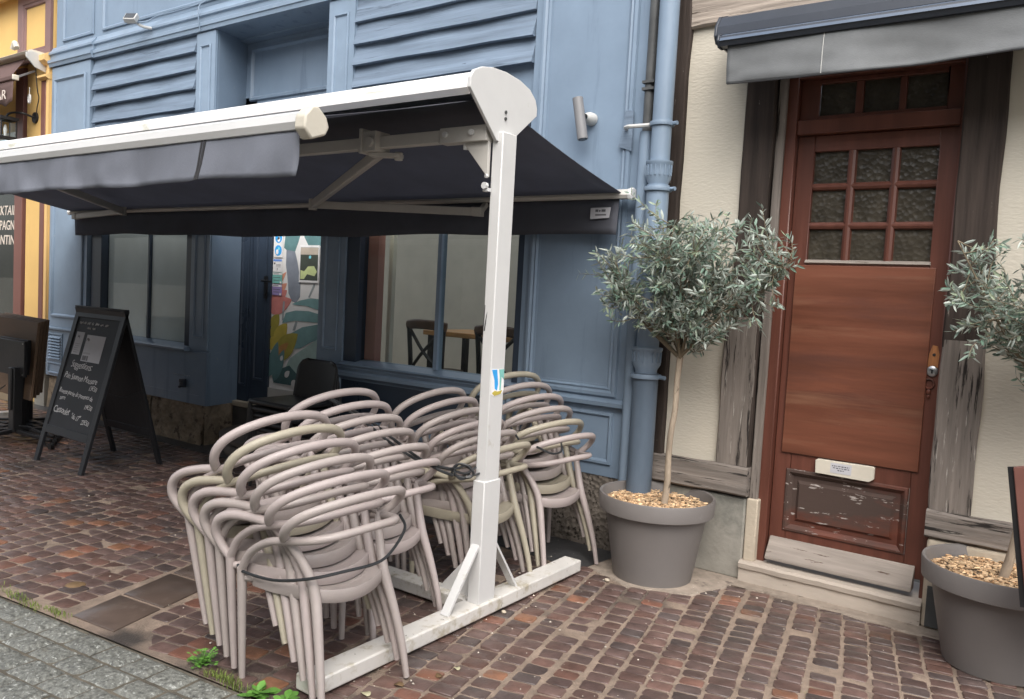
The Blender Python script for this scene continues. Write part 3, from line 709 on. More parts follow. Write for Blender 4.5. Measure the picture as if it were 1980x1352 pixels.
    flat('print_stem', [sh((410, 520), (422, 520), (455, 430), (445, 425)), sh((330, 760), (345, 700), (332, 690), (312, 760)), sh((235, 700), (248, 690), (252, 560), (240, 560))], 'm_stem', .0031)
    flat('print_leaf', [sh((300, 575), (360, 545), (430, 525), (525, 530), (525, 610), (470, 600), (400, 580), (340, 580)), sh((238, 715), (262, 640), (330, 618), (420, 615), (525, 640), (525, 690), (440, 690), (330, 690)),
                        sh((290, 790), (380, 730), (470, 705), (525, 700), (525, 790), (440, 830), (370, 880), (320, 890))], 'm_teal2', .0037)
    flat('print_leaf', [sh((270, 1040), (300, 960), (380, 890), (500, 790), (525, 795), (525, 960), (460, 1040), (400, 1090), (330, 1080)), ], 'm_pale', .0043)
    flat('print_leaf', [sh((190, 1150), (210, 1060), (300, 1010), (380, 1090), (420, 1140), (400, 1150)), sh((430, 1150), (440, 1080), (525, 1000), (525, 1150))], 'm_deep', .0049)
    flat('print_petal', [leafshape((165, 760), (215, 655), 32), leafshape((165, 830), (205, 740), 30)], 'm_olive', .0049)
    flat('print_petal', [leafshape((190, 870), (275, 715), 40), leafshape((150, 900), (225, 830), 34)], 'm_yel', .0055)
    flat('print_petal', [leafshape((195, 970), (352, 780), 52)], 'm_olive', .0061)
    flat('print_petal', [leafshape((200, 960), (290, 850), 22)], 'm_och', .0066)
    flat('print_leaf', [leafshape((160, 1110), (215, 850), 34), leafshape((190, 1140), (262, 900), 30)], 'm_teal', .0072)
    flat('print_spot', [leafshape((272, 1095), (305, 1050), 14), leafshape((320, 1150), (355, 1110), 16), leafshape((240, 985), (252, 945), 10)], 'mural_bg', .0078)
    # stickers and photographs on the glass
    def card(name, x0, x1, z0, z1, m, dy=.010):
        b = MB(); b.box(x0, x1, ym - dy, ym - dy + .001, z0, z1); return b.build(name, m, door)
    def dot(b, x, z, rx, rz, y):
        b.prism([(x + rx * math.cos(a * math.pi / 10), z + rz * math.sin(a * math.pi / 10)) for a in range(20)], 'y', y, y + .0005)
    st = card('safety_sticker', -6.245, -6.118, 1.79, 2.03, 'c_white')
    b = MB(); dot(b, -6.181, 1.972, .05, .05, ym - .0106); dot(b, -6.181, 1.853, .05, .05, ym - .0106); b.build('round_pictogram', 'c_blue', st)
    b = MB(); dot(b, -6.178, 1.955, .02, .022, ym - .0112); dot(b, -6.195, 1.84, .018, .024, ym - .0112); b.prism([(-6.2, 1.95), (-6.19, 1.975), (-6.175, 1.985), (-6.165, 1.96)], 'y', ym - .0112, ym - .0108); b.build('white_figure', 'c_white', st)
    b = MB(); dot(b, -6.175, 1.992, .014, .012, ym - .0117); dot(b, -6.172, 1.87, .014, .014, ym - .0117); b.build('pale_figure', 'c_sky', st)
    cd = card('card_sticker', -6.248, -6.122, 1.655, 1.775, 'c_white')
    b = MB(); b.box(-6.245, -6.125, ym - .0106, ym - .010, 1.752, 1.772); b.build('blue_band', 'c_navy', cd)
    b = MB(); b.prism([(-6.24, 1.735), (-6.22, 1.745), (-6.215, 1.728), (-6.23, 1.722)], 'y', ym - .0106, ym - .010)
    for z in (1.722, 1.712, 1.70): b.box(-6.205, -6.14, ym - .0106, ym - .010, z, z + .003)
    b.box(-6.19, -6.183, ym - .0106, ym - .010, 1.668, 1.69); b.build('grey_mark', 'ink', cd)
    for zc, m, nm in ((1.60, 'c_teal', 'teal_sticker'), (1.49, 'c_purp', 'purple_sticker')):
        cd = card(nm, -6.25, -6.112, zc - .052, zc + .048, m)
        b = MB()
        b.box(-6.247, -6.115, ym - .0106, ym - .010, zc + .028, zc + .046); dot(b, -6.132, zc - .042, .014, .01, ym - .0106); b.build('white_band', 'c_white', cd)
        b = MB(); b.box(-6.24, -6.16, ym - .0112, ym - .0106, zc + .034, zc + .040); b.box(-6.24, -6.14, ym - .0106, ym - .010, zc + .0, zc + .005); b.box(-6.235, -6.15, ym - .0106, ym - .010, zc - .025, zc - .02); b.build('dark_line', 'ink', cd)
    for k, x0 in enumerate((-5.875, -5.60)):
        ph = card('photo_print', x0, x0 + .262, 1.57, 1.905, 'c_white', .012)
        for poly, m, nm, dy in (([(.012, .02), (.25, .02), (.25, .315), (.012, .315)], 'p_dark', 'photo_ground', .0126),
                            ([(.014, .25), (.248, .25), (.248, .313), (.014, .313)], 'p_tan', 'photo_ceiling', .0132),
                            ([(.02, .03), (.07, .03), (.11, .075), (.21, .06), (.24, .10), (.20, .15), (.12, .145), (.07, .10), (.02, .11)], 'p_green', 'photo_cloth', .0132),
                            ([(.13, .215), (.155, .215), (.16, .235), (.145, .245), (.128, .235)], 'c_sky', 'photo_dot', .0144)):
            b = MB(); b.prism([(x0 + p[0], 1.57 + p[1]) for p in poly], 'y', ym - dy, ym - dy + .0004); b.build(nm, m, ph)
    th = MB(); th.box(-6.70, -4.98, F + .33, F + .55, .35, .40); th.build('threshold', 'stone_warm', t, bevel=.008)
    rs = MB(); rs.box(-6.70, -4.98, F + .36, F + .55, 0, .35); rs.build('threshold_riser', 'concrete', t)
    # plinths
    def plinth(x0, x1, z1, y, m):
        b = MB(); n = int((x1 - x0) / .035); nz = 10
        def fn(i, j):
            x = x0 + (x1 - x0) * i; z = z1 * j
            return (x, y + .016 * noise.noise(Vector((x * 13, z * 13, 1))) + .008 * noise.noise(Vector((x * 40, z * 40, 4))) - .03 * (1 - j) * (1 - j), z)
        b.grid(fn, n, nz); b.box(x0, x1, y + .035, F + .3, 0, z1)
        b.build('stone_plinth', m, t, smooth=True, ang=80)
    plinth(-9.62, -7.52, .376, F - .0, 'rough_stone'); plinth(-7.505, -6.64, .376, F - .0, 'rough_stone'); plinth(-5.0, -2.30, .47, F + .0, 'roughcast')
    b = MB(); b.prism([(-6.65, F + .01), (-6.62, F + .0), (-6.71, F + .38), (-6.76, F + .38)], 'z', 0, .376); b.build('plinth_return', 'rough_stone', t)
    # vent under the left pilaster
    b = MB(); b.box(-9.62, -8.75, F - .04, F + .03, .376, .895); b.prism([(F - .04, .895), (F - .07, .905), (F - .07, .92), (F + .02, .93), (F + .02, .895)], 'x', -9.63, -8.75)
    b.ring(-9.56, -9.24, .55, .86, F - .041, PANEL_S); b.ring(-9.56, -9.24, .40, .53, F - .041, PANEL_S)
    v = b.build('vent_base', 'blue_trim', t, smooth=True, ang=30)
    b = MB()
    for k in range(8):
        z = .585 + k * .033; b.prism([(F - .065, z - .012), (F - .06, z - .012), (F - .035, z + .014), (F - .04, z + .014)], 'x', -9.53, -9.27)
    b.build('vent_slats', 'blue_trim', v)
    b = MB(); b.box(-9.53, -9.27, F - .036, F - .034, .56, .85); b.build('vent_gap', 'opp_dark', v)
    # room behind the right window
    b = MB()
    b.box(-9.3, -2.35, 7.6, 7.7, .2, 3.2); b.box(-9.4, -9.3, F + .5, 7.7, .2, 3.2)
    b.build('interior_wall', 'room_wall', t)
    b = MB(); b.box(-6.3, -2.3, F + .82, 5.35, 2.65, 2.75); b.box(-2.35, -2.25, F + .3, 7.7, .2, 3.2); b.build('interior_ceiling', 'room_dark', t)  # ceiling stops short: open roof added so sky lights room and film
    b = MB(); b.box(-9.3, -2.3, F + .82, 7.7, .15, .2); b.build('interior_floor', 'room_floor', t)
    b = MB(); b.box(-4.535, -4.495, F + .2, F + .24, .96, 2.4); b.build('interior_post', 'cream_metal', t)
    return t
SHOP = blue_shop()

def stone_step():
    b = MB(); n = 22
    def ringp(rx, ry, z): return [(-5.72 + rx * math.cos(math.pi + math.pi * k / n) + .012 * noise.noise(Vector((k, z * 9, 2))), F + .34 + ry * math.sin(math.pi + math.pi * k / n) * 1.0 + .012 * noise.noise(Vector((k, z * 9, 7))), z) for k in range(n + 1)]
    rings = [ringp(.82, .50, 0), ringp(.83, .51, .06), ringp(.80, .48, .10), ringp(.86, .545, .135), ringp(.86, .545, .165), ringp(.82, .51, .182)]
    vs = [p for q in rings for p in q] + [(-5.72, F + .1, .186)]; fs = []
    m = n + 1
    for i in range(len(rings) - 1):
        for k in range(n): fs.append((i * m + k, i * m + k + 1, (i + 1) * m + k + 1, (i + 1) * m + k))
    for k in range(n): fs.append(((len(rings) - 1) * m + k, (len(rings) - 1) * m + k + 1, len(vs) - 1))
    fs.append(((len(rings) - 1) * m + n, (len(rings) - 1) * m, len(vs) - 1))
    b.add(vs, fs)
    tag(b.build('stone_step', 'step_dark', smooth=True, ang=50), 'worn rounded stone step below the mural door', 'step')
stone_step()

# ------------------------------------------------------------------ cafe furniture inside
def cafe():
    def chair(x, y, z, label):
        t = thing('bistro_chair', label, 'chair', (x, y, z), 'wooden bistro chairs behind the window')
        b = MB(); b.tube([(x - .225, y - .01, z + .86), (x - .1, y - .05, z + .875), (x + .1, y - .05, z + .875), (x + .225, y - .01, z + .86)], .042, n=8, sub=4, flat=.5); b.build('top_rail', 'cafe_wood', t, smooth=True)
        for s in (-1, 1):
            b = MB(); b.tube([(x + s * .2, y, z), (x + s * .18, y - .0, z + .45), (x + s * .20, y - .02, z + .85)], .021, n=8); b.build('rear_leg', 'black_wood', t, smooth=True)
            b = MB(); b.tube([(x + s * .2, y + .4, z), (x + s * .18, y + .38, z + .44)], .016, n=8); b.build('front_leg', 'black_wood', t, smooth=True)
            b = MB(); b.tube([(x + s * .18, y - .02, z + .82), (x, y - .045, z + .64), (x - s * .18, y - .01, z + .46)], .016, n=6); b.build('cross_rail', 'black_wood', t, smooth=True)
        b = MB(); b.lathe([(0, .44), (.21, .44), (.22, .45), (.21, .47), (0, .475)], (x, y + .19, z), 20); b.build('seat', 'cafe_wood', t, smooth=True)
    chair(-4.70, 5.33, .385, 'wooden bistro chair with crossed back rails, nearer the pink reveal')
    chair(-3.93, 5.33, .385, 'wooden bistro chair half hidden by the white awning post')
    t = thing('bistro_table', 'honey coloured wooden table between the bistro chairs inside', 'table', (-4.2, 5.9, .2))
    b = MB(); b.box(-4.95, -3.45, 5.55, 6.2, 1.155, 1.20); b.build('tabletop', 'cafe_top', t, bevel=.006)
    for x in (-4.9, -3.5):
        for y in (5.62, 6.12):
            b = MB(); b.box(x - .025, x + .025, y - .025, y + .025, .2, 1.155); b.build('leg', 'black_wood', t)
cafe()

# ------------------------------------------------------------------ timbered house with red door
H = 4.52
def timber_house():
    t = thing('timbered_house', 'half timbered house with cream plaster and old red wooden door', 'house', (-1, H, 0))
    b = MB()
    def plaster(x0, x1, z0, z1):
        n = max(2, int((x1 - x0) / .08)); m = max(2, int((z1 - z0) / .08))
        b.grid(lambda i, j: (x0 + (x1 - x0) * i, H - .004 + .006 * noise.noise(Vector(((x0 + (x1 - x0) * i) * 3, 1, (z0 + (z1 - z0) * j) * 3))), z0 + (z1 - z0) * j), n, m)
    plaster(-2.05, -1.64, .60, 3.2); plaster(-.43, 2.2, .58, 3.2); plaster(-2.05, 2.2, 3.5, 6.5)
    b.build('plaster_wall', 'cream', t, smooth=True, ang=80)
    b = MB(); b.box(-2.27, -1.52, H + .03, H + .4, 0, 6.5); b.box(-.44, 2.2, H + .03, H + .4, 0, 6.5); b.box(-1.52, -.44, H + .03, H + .4, 2.9, 6.5); b.build('core_wall', 'timber', t)
    # timbers with uneven edges
    def post(name, x0, x1, z0, z1, y0, m, wob=.006, lean=0, d=.10, sd=0):
        b = MB(); n = max(4, int((z1 - z0) / .12)); vs = []; fs = []
        for k in range(n + 1):
            z = z0 + (z1 - z0) * k / n; e = lean * k / n
            a = wob * noise.noise(Vector((z * 3, sd, 1))) + e; c = wob * noise.noise(Vector((z * 3, sd, 7))) + e
            yy = y0 + .4 * wob * noise.noise(Vector((z * 2, sd, 3)))
            vs += [(x0 + a, y0 + d, z), (x0 + a, yy + .008, z), (x0 + a + .008, yy, z), (x1 + c - .008, yy, z), (x1 + c, yy + .008, z), (x1 + c, y0 + d, z)]
        for k in range(n):
            for j in range(5): fs.append((k * 6 + j, k * 6 + j + 1, k * 6 + j + 7, k * 6 + j + 6))
        fs += [(5, 4, 3, 2, 1, 0), tuple(n * 6 + j for j in range(6))]
        b.add(vs, fs); return b.build(name, m, t, smooth=True, ang=40)
    def beam(name, x0, x1, z0, z1, y0, m, wob=.008, d=.10, sd=0):
        b = MB(); n = max(4, int((x1 - x0) / .08)); vs = []; fs = []
        for k in range(n + 1):
            x = x0 + (x1 - x0) * k / n
            a = wob * noise.noise(Vector((x * 4, sd, 1))); c = wob * noise.noise(Vector((x * 4, sd, 7)))
            yy = y0 + .5 * wob * noise.noise(Vector((x * 3, sd, 3)))
            vs += [(x, y0 + d, z0 + a), (x, yy + .01, z0 + a), (x, yy, z0 + a + .01), (x, yy, z1 + c - .01), (x, yy + .01, z1 + c), (x, y0 + d, z1 + c)]
        for k in range(n):
            for j in range(5): fs.append((k * 6 + j, k * 6 + j + 1, k * 6 + j + 7, k * 6 + j + 6))
        fs += [(5, 4, 3, 2, 1, 0), tuple(n * 6 + j for j in range(6))]
        b.add(vs, fs); return b.build(name, m, t, smooth=True, ang=40)
    post('corner_post', -2.20, -2.035, .48, 6.5, H - .045, 'timber', wob=.012, sd=1)
    post('door_post', -1.675, -1.505, .48, 3.17, H - .03, 'timber', wob=.010, sd=2)
    post('door_post_foot', -1.70, -1.512, .655, 1.5, H - .034, 'timber_grey', wob=.010, sd=12)
    post('door_post', -.585, -.40, .60, 3.17, H - .03, 'timber', wob=.010, sd=3)
    post('door_post_foot', -.588, -.398, .60, 1.45, H - .034, 'timber_grey', wob=.010, sd=5)
    bm1 = beam('lintel_beam', -2.035, 2.2, 3.16, 3.46, H - .04, 'beam_pale', wob=.02, sd=4)
    bm2 = beam('upper_beam', -1.05, 2.2, 3.30, 3.75, H - .06, 'timber', wob=.01, sd=14)
    beam('sill_beam', -2.10, -1.50, .487, .652, H - .055, 'beam_grey', wob=.014, sd=6)
    beam('sill_beam', -.588, 2.2, .462, .60, H - .055, 'beam_grey', wob=.016, sd=8)
    b = MB(); b.box(-2.27, -1.508, H - .02, H + .16, 0, .472); b.build('stone_base', 'stone', t, bevel=.012)
    b = MB(); b.box(-1.506, -1.44, H - .018, H + .15, .118, .476); b.build('stone_jamb', 'stone_warm', t, bevel=.008)
    b = MB(); b.box(-.576, 2.2, H - .045, H + .16, .0, .458); b.build('stone_base', 'stone_warm', t, bevel=.02)
    b = MB(); b.box(-.553, -.40, H - .055, H - .047, .015, .22); b.build('base_panel', 'pipe_dark', t)
    # door frame and door
    yf = H + .03; yl = H + .08
    b = MB()
    b.box(-1.505, -1.40, yf, yf + .12, .118, 2.90); b.box(-.60, -.44, yf, yf + .12, .118, 2.90)
    b.box(-1.40, -.60, yf, yf + .12, 2.815, 2.90); b.box(-1.40, -.60, yf + .01, yf + .12, 2.515, 2.595)
    fr = b.build('door_frame', 'door_red', t, bevel=.006)
    b = MB(); b.box(-1.50, -1.452, yf - .03, yf - .002, .14, 2.88); b.build('door_architrave', 'timber_grey', fr, bevel=.006)
    tr = MB()
    tr.box(-1.40, -1.30, yl, yl + .05, 2.595, 2.815); tr.box(-.675, -.60, yl, yl + .05, 2.595, 2.815); tr.box(-1.30, -.675, yl, yl + .05, 2.595, 2.62); tr.box(-1.30, -.675, yl, yl + .05, 2.79, 2.815)
    tr.box(-1.115, -1.075, yl + .004, yl + .05, 2.62, 2.79); tr.box(-.90, -.865, yl + .004, yl + .05, 2.62, 2.79)
    trn = tr.build('transom_window', 'door_red', t, bevel=.004)
    for x0, x1 in ((-1.30, -1.115), (-1.075, -.90), (-.865, -.675)):
        b = MB(); b.box(x0, x1, yl + .025, yl + .03, 2.62, 2.79); b.build('pane', 'patterned', trn)
    d = MB()
    d.box(-1.398, -1.305, yl, yl + .05, .20, 2.512); d.box(-.690, -.602, yl, yl + .05, .20, 2.512)
    d.box(-1.305, -.690, yl, yl + .05, 2.425, 2.512); d.box(-1.305, -.690, yl, yl + .05, .665, 1.825); d.box(-1.305, -.690, yl, yl + .05, .20, .315)
    door = d.build('door', 'door_red', t, bevel=.004)
    b = MB()
    for x in (-1.108, -.893): b.prism([(x - .024, yl + .03), (x - .018, yl + .004), (x - .006, yl - .003), (x + .006, yl - .003), (x + .018, yl + .004), (x + .024, yl + .03)], 'z', 1.825, 2.425)
    for z in (2.236, 2.024): b.prism([(yl + .03, z - .022), (yl + .005, z - .016), (yl - .002, z - .004), (yl - .002, z + .004), (yl + .005, z + .016), (yl + .03, z + .022)], 'x', -1.305, -.69)
    b.build('glazing_bar', 'door_red', door, smooth=True, ang=30)
    for x0, x1 in ((-1.305, -1.128), (-1.088, -.913), (-.873, -.69)):
        for z0, z1 in ((2.254, 2.425), (2.042, 2.218), (1.825, 2.006)):
            b = MB(); b.box(x0, x1, yl + .026, yl + .031, z0, z1); b.build('pane', 'patterned', door)
    b = MB(); b.prism([(yl + .0, 1.815), (yl - .014, 1.822), (yl - .008, 1.836), (yl + .02, 1.84)], 'x', -1.31, -.685); b.build('glazing_ledge', 'grey_board', door)
    b = MB(); b.box(-1.357, -.657, yl - .014, yl - .001, .757, 1.807)
    b.build('plywood_panel', 'door_panel', door, bevel=.003)
    b = MB(); b.ring(-1.325, -.692, .312, .668, yl - .001, [(0, 0), (.006, -.008), (.018, -.010), (.03, .002), (.04, .014), (.062, .014), (.075, .004), (.078, .0)])
    b.build('lower_panel', 'door_worn', door, smooth=True, ang=30)
    # letter plate
    b = MB(); b.prism([(-1.162, .672), (-.885, .668), (-.862, .685), (-.862, .746), (-.87, .752), (-1.155, .750), (-1.165, .742)], 'y', yl - .030, yl - .002)
    lp = b.build('letter_plate', 'cream_metal', door, bevel=.003)
    b = MB(); b.box(-1.083, -.975, yl - .0315, yl - .030, .688, .742); cdp = b.build('address_card', 'paper', lp)
    rr = random.Random(4); b = MB()
    for z, x0, x1 in ((.727, -1.075, -.985), (.716, -1.07, -.985), (.705, -1.045, -1.012)):
        x = x0
        while x < x1:
            l = rr.uniform(.004, .014); b.box(x, min(x + l, x1), yl - .0322, yl - .0315, z - .0025 + rr.uniform(-.001, .001), z + .0025); x += l + .004
    b.build('card_print', 'ink', cdp)
    # lock area
    b = MB(); b.prism([(-.66, 1.285), (-.612, 1.29), (-.608, 1.37), (-.618, 1.412), (-.642, 1.415), (-.655, 1.37)], 'y', yl - .0025, yl); b.build('bare_patch', 'raw_wood', door)
    b = MB(); b.tube([(-.632, yl - .004, 1.367), (-.632, yl + .0, 1.367)], .008, n=10, sub=1); b.build('spindle_hole', 'opp_dark', door)
    b = MB(); b.lathe([(0, .012), (.016, .012), (.026, .007), (.029, 0)], n=20); b.xf(Matrix.Translation((-.634, yl - .002, 1.283)) @ Matrix.Rotation(R(90), 4, 'X')); lk = b.build('lock_cylinder', 'steel', door, smooth=True)
    b = MB(); b.box(-.638, -.630, yl - .017, yl - .0145, 1.272, 1.288); b.box(-.645, -.628, yl - .017, yl - .0145, 1.288, 1.293); b.build('keyhole', 'opp_dark', lk)
    b = MB(); b.tube([(-.644 + .023 * math.cos(a), yl - .006, 1.218 + .024 * math.sin(a)) for a in [i * 2 * math.pi / 12 for i in range(12)]], .005, n=6, sub=2, closed=True); b.ball((-.643, yl - .005, 1.175), .012, sz=(1, .5, 1.3)); b.ball((-.642, yl - .005, 1.152), .008, sz=(1, .5, 1.6)); b.build('old_escutcheon', 'door_worn', door, smooth=True)
    b = MB(); b.prism([(yl - .001, .270), (yl - .012, .268), (yl - .085, .170), (yl - .088, .150), (yl - .001, .150)], 'x', -1.385, -.633); b.build('weather_board', 'grey_board', door, bevel=.004)
    return t
timber_house()
def doorstep():
    b = MB()
    n = 30
    prof = [(H - .045, 0), (H - .04, .075), (H - .052, .082), (H - .056, .108), (H - .045, .121), (H + .28, .128), (H + .28, 0)]
    vs = []; m = len(prof)
    for k in range(n + 1):
        x = -1.515 + .94 * k / n; e = .010 * noise.noise(Vector((x * 6, 2, 5))); e2 = .006 * noise.noise(Vector((x * 9, 8, 5)))
        for i, (y, z) in enumerate(prof): vs.append((x, y + (e if i in (0, 1) else e2 if i < 5 else 0), z + (e2 * .5 if 0 < i < 6 else 0)))
    fs = []
    for k in range(n):
        for i in range(m): j = (i + 1) % m; fs.append((k * m + i, k * m + j, (k + 1) * m + j, (k + 1) * m + i))
    fs += [tuple(range(m))[::-1], tuple(n * m + i for i in range(m))]
    b.add(vs, fs)
    tag(b.build('doorstep', 'step', smooth=True, ang=35), 'cracked pale stone doorstep under the red door', 'step')
doorstep()

# ------------------------------------------------------------------ pipes between the houses
def pipes():
    yp = 4.36
    t = thing('downpipe', 'thick blue grey downpipe with collars between blue shop and timbered house', 'downpipe', (-2.115, yp, .3))
    x = -2.115
    def seg(z0, z1, r, x0=x):
        b = MB(); b.tube([(x0, yp, z0), (x0, yp, (z0 + z1) / 2), (x0, yp, z1)], r, n=18, sub=1); return b
    b = seg(2.33, 7, .058); b.build('pipe', 'pipe', t, smooth=True)
    b = seg(1.28, 2.24, .066); b.build('pipe', 'pipe', t, smooth=True)
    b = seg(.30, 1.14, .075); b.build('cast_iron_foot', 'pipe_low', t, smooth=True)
    def collar(z, r, nm='collar'):
        b = MB(); b.lathe([(r * .86, -.105), (r * .9, -.075), (r * 1.13, -.045), (r * 1.17, -.01), (r * 1.18, .035), (r * 1.24, .04), (r * 1.24, .055), (r * .8, .058)], (x, yp, z), 20)
        for k in range(10):
            a = math.pi + math.pi * k / 9
            b.bar((x + r * 1.17 * math.cos(a), yp + r * 1.17 * math.sin(a), z - .03), (x + r * 1.2 * math.cos(a), yp + r * 1.2 * math.sin(a), z + .03), .006, .012)
        b.build(nm, 'pipe', t, smooth=True, ang=45)
    collar(2.32, .064); collar(1.235, .073)
    for z, r in ((2.215, .073), (1.12, .083), (2.59, .064)):
        b = MB(); b.lathe([(r * .9, -.012), (r * 1.1, -.012), (r * 1.14, 0), (r * 1.1, .012), (r * .9, .012)], (x, yp, z), 20)
        b.tube([(x + r * 1.05, yp, z), (x + r * 1.55, yp - .01, z)], .012, n=8, sub=1)
        b.build('clamp', 'pipe', t, smooth=True, ang=45)
    b = MB(); b.tube([(x - .06, yp - .01, 2.59), (x - .12, yp - .03, 2.585), (x - .2, yp - .035, 2.585), (x - .25, yp + .02, 2.59), (x - .26, yp + .09, 2.60)], .012, n=8, sub=4); b.build('bracket_arm', 'lamp_white', t, smooth=True)
    t = thing('thin_pipe', 'slender blue grey pipe running beside the thick downpipe', 'pipe', (-2.215, 4.40, .3))
    b = MB(); b.tube([(-2.228, 4.395, .40), (-2.228, 4.395, 1.5), (-2.228, 4.395, 2.56)], .040, n=14, sub=1); b.build('pipe', 'pipe', t, smooth=True)
    b = MB(); b.tube([(-2.228, 4.40, 2.56), (-2.226, 4.40, 4), (-2.224, 4.40, 7)], .030, n=12, sub=1); b.build('upper_pipe', 'pipe_dark', t, smooth=True)
    b = MB(); b.box(-2.262, -2.185, 4.36, 4.42, 2.80, 2.815); b.box(-2.262, -2.185, 4.36, 4.42, 2.84, 2.855); b.build('clip', 'pipe_dark', t)
    b = MB(); b.tube([(-2.185, 4.42, .5), (-2.185, 4.42, 3), (-2.18, 4.42, 7)], .012, n=8, sub=1)
    tag(b.build('wall_cable', 'cable', smooth=True), 'black cable running up between the two pipes', 'cable')
    b = MB(); b.prism([(-2.425, 2.49), (-2.335, 2.46), (-2.335, 2.70), (-2.39, 2.705), (-2.40, 2.6)], 'y', F - .034, F - .022); tag(b.build('patch_plate', 'blue_wood'), 'grey patch plate on the blue pilaster by the downpipe', 'plate')
pipes()

# ------------------------------------------------------------------ lamps on the blue wall
def wall_lamps():
    t = thing('wall_spotlight', 'grey tube spotlight fixed to the blue corner pilaster', 'lamp', (-2.66, 4.34, 2.66))
    a = Vector((-2.688, 4.34, 2.79)); c = Vector((-2.634, 4.34, 2.535))
    b = MB(); b.tube([tuple(a), tuple((a + c) / 2), tuple(c)], .033, n=18, sub=1, caps=True); b.build('barrel', 'lamp_grey', t, smooth=True, ang=40)
    d = (c - a).normalized()
    b = MB(); b.tube([tuple(c - d * .002), tuple(c + d * .003)], .027, n=18, sub=1); b.build('lens', 'lens', t, smooth=True)
    b = MB(); b.lathe([(.018, .0), (.034, .03), (.040, .055), (.040, .085)], n=18); b.xf(Matrix.Translation((-2.635, 4.355, 2.675)) @ Matrix.Rotation(R(-90), 4, 'X')); b.build('wall_mount', 'lamp_white', t, smooth=True)
    t = thing('floodlight', 'small grey floodlight on the cornice of the blue shop', 'lamp', (-7.68, 4.25, 3.97))
    m = Matrix.Translation((-7.70, 4.26, 4.0)) @ Matrix.Rotation(R(28), 4, 'Z') @ Matrix.Rotation(R(-38), 4, 'X')
    b = MB(); b.box(-.06, .06, -.03, .02, -.045, .045); b.box(-.05, .05, .02, .035, -.035, .035); b.xf(m); b.build('housing', 'lamp_white', t, bevel=.006)
    b = MB(); b.box(-.05, .05, -.033, -.0305, -.036, .036); b.xf(m); b.build('lens', 'lens', t)
    b = MB(); b.tube([(-7.70, 4.28, 4.0), (-7.66, 4.33, 3.95), (-7.62, 4.40, 3.94), (-7.60, 4.45, 3.95)], .014, n=8); b.build('bracket', 'lamp_white', t, smooth=True)
    b = MB()
    b.tube([(-7.66, 4.30, 3.97), (-7.58, 4.36, 3.99), (-7.5, 4.40, 4.035), (-7.2, 4.425, 4.045), (-6.9, 4.43, 4.055), (-6.76, 4.425, 4.06), (-6.5, 4.43, 4.063), (-6.0, 4.43, 4.06), (-5.4, 4.43, 4.075), (-4.6, 4.43, 4.07)], .007, n=6, sub=4)
    b.tube([(-6.76, 4.425, 4.06), (-6.80, 4.40, 4.03), (-6.80, 4.385, 3.95), (-6.80, 4.395, 3.87), (-6.80, 4.41, 3.80)], .006, n=6, sub=4)
    tag(b.build('power_cable', 'pipe', smooth=True), 'painted cable draped along the blue cornice from the floodlight', 'cable')
wall_lamps()

# ------------------------------------------------------------------ yellow shop
def yellow_shop():
    t = thing('yellow_shopfront', 'yellow ochre shopfront with maroon window trim', 'shop', (-11, F, 0))
    b = MB(); b.box(-10.30, -9.80, F + .02, F + .3, 0, 3.95); b.box(-13.5, -9.70, F + .02, F + .3, 3.95, 7); b.box(-13.5, -10.3, F + .1, F + .3, 0, .75); b.box(-13.5, -10.3, F + .1, F + .3, 3.2, 3.95); b.build('wall', 'yellow', t)
    b = MB(); b.box(-9.82, -9.64, F - .02, F + .3, .92, 3.9); b.box(-9.70, -9.645, F - .045, F - .02, .92, 3.9)
    b.prism([(F - .05, 3.84), (F - .10, 3.88), (F - .10, 3.94), (F - .05, 3.97), (F + .02, 3.97), (F + .02, 3.84)], 'x', -9.86, -9.635); b.prism([(F - .05, 3.68), (F - .085, 3.70), (F - .085, 3.72), (F - .05, 3.74), (F + .02, 3.74), (F + .02, 3.68)], 'x', -9.84, -9.638)
    b.build('pilaster', 'yellow_trim', t, smooth=True, ang=30)
    b = MB(); b.box(-9.86, -9.76, F - .03, F + .02, .0, 3.7); b.box(-10.56, -10.36, F - .0, F + .12, .5, 3.9); b.build('maroon_trim', 'maroon', t, bevel=.006)
    b = MB(); b.ring(-10.50, -9.70, 3.93, 4.72, F + .018, [(0, 0), (0, -.03), (.11, -.03), (.12, -.015), (.15, -.02), (.16, .0)], fill=False); b.build('frieze_frame', 'maroon_pale', t, smooth=True, ang=30)
    b = MB(); b.prism([(F - .12, 4.74), (F - .2, 4.80), (F - .2, 4.9), (F + .02, 5.0), (F + .02, 4.74)], 'x', -13.5, -9.62)
    for k in range(60): b.box(-13.0 + k * .055, -13.0 + k * .055 + .03, F - .14, F - .115, 4.68, 4.74)
    b.build('cornice', 'yellow_trim', t)
    b = MB(); b.box(-13.5, -10.47, F + .06, F + .10, 0.5, .95); b.box(-13.5, -10.47, F + .05, F + .10, .88, .95); w = b.build('window', 'maroon', t)
    b = MB(); b.box(-13.5, -10.47, F + .075, F + .081, .95, 3.2); b.build('pane', 'glass', w)
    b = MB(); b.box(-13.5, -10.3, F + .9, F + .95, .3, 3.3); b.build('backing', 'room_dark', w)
    b = MB()
    for word, xr, z, wd, sh in (('COCKTAILS', -10.62, 2.205, .84, .18), ('CHAMPAGNE', -10.64, 2.025, .92, 0), ('CONTINUE', -10.50, 1.845, .86, .1)):
        tx = wall_text(word, .165, xr - wd, F + .072, z, width=wd, font_shear=sh, extrude=.001, offset=.001)
        b.add(tx.v, tx.f)
    b.build('window_lettering', 'ivory', w)
    b = MB(); b.box(-9.86, -9.63, F - .05, F + .02, 0, .5); b.build('base', 'stone', t)
    return t
yellow_shop()
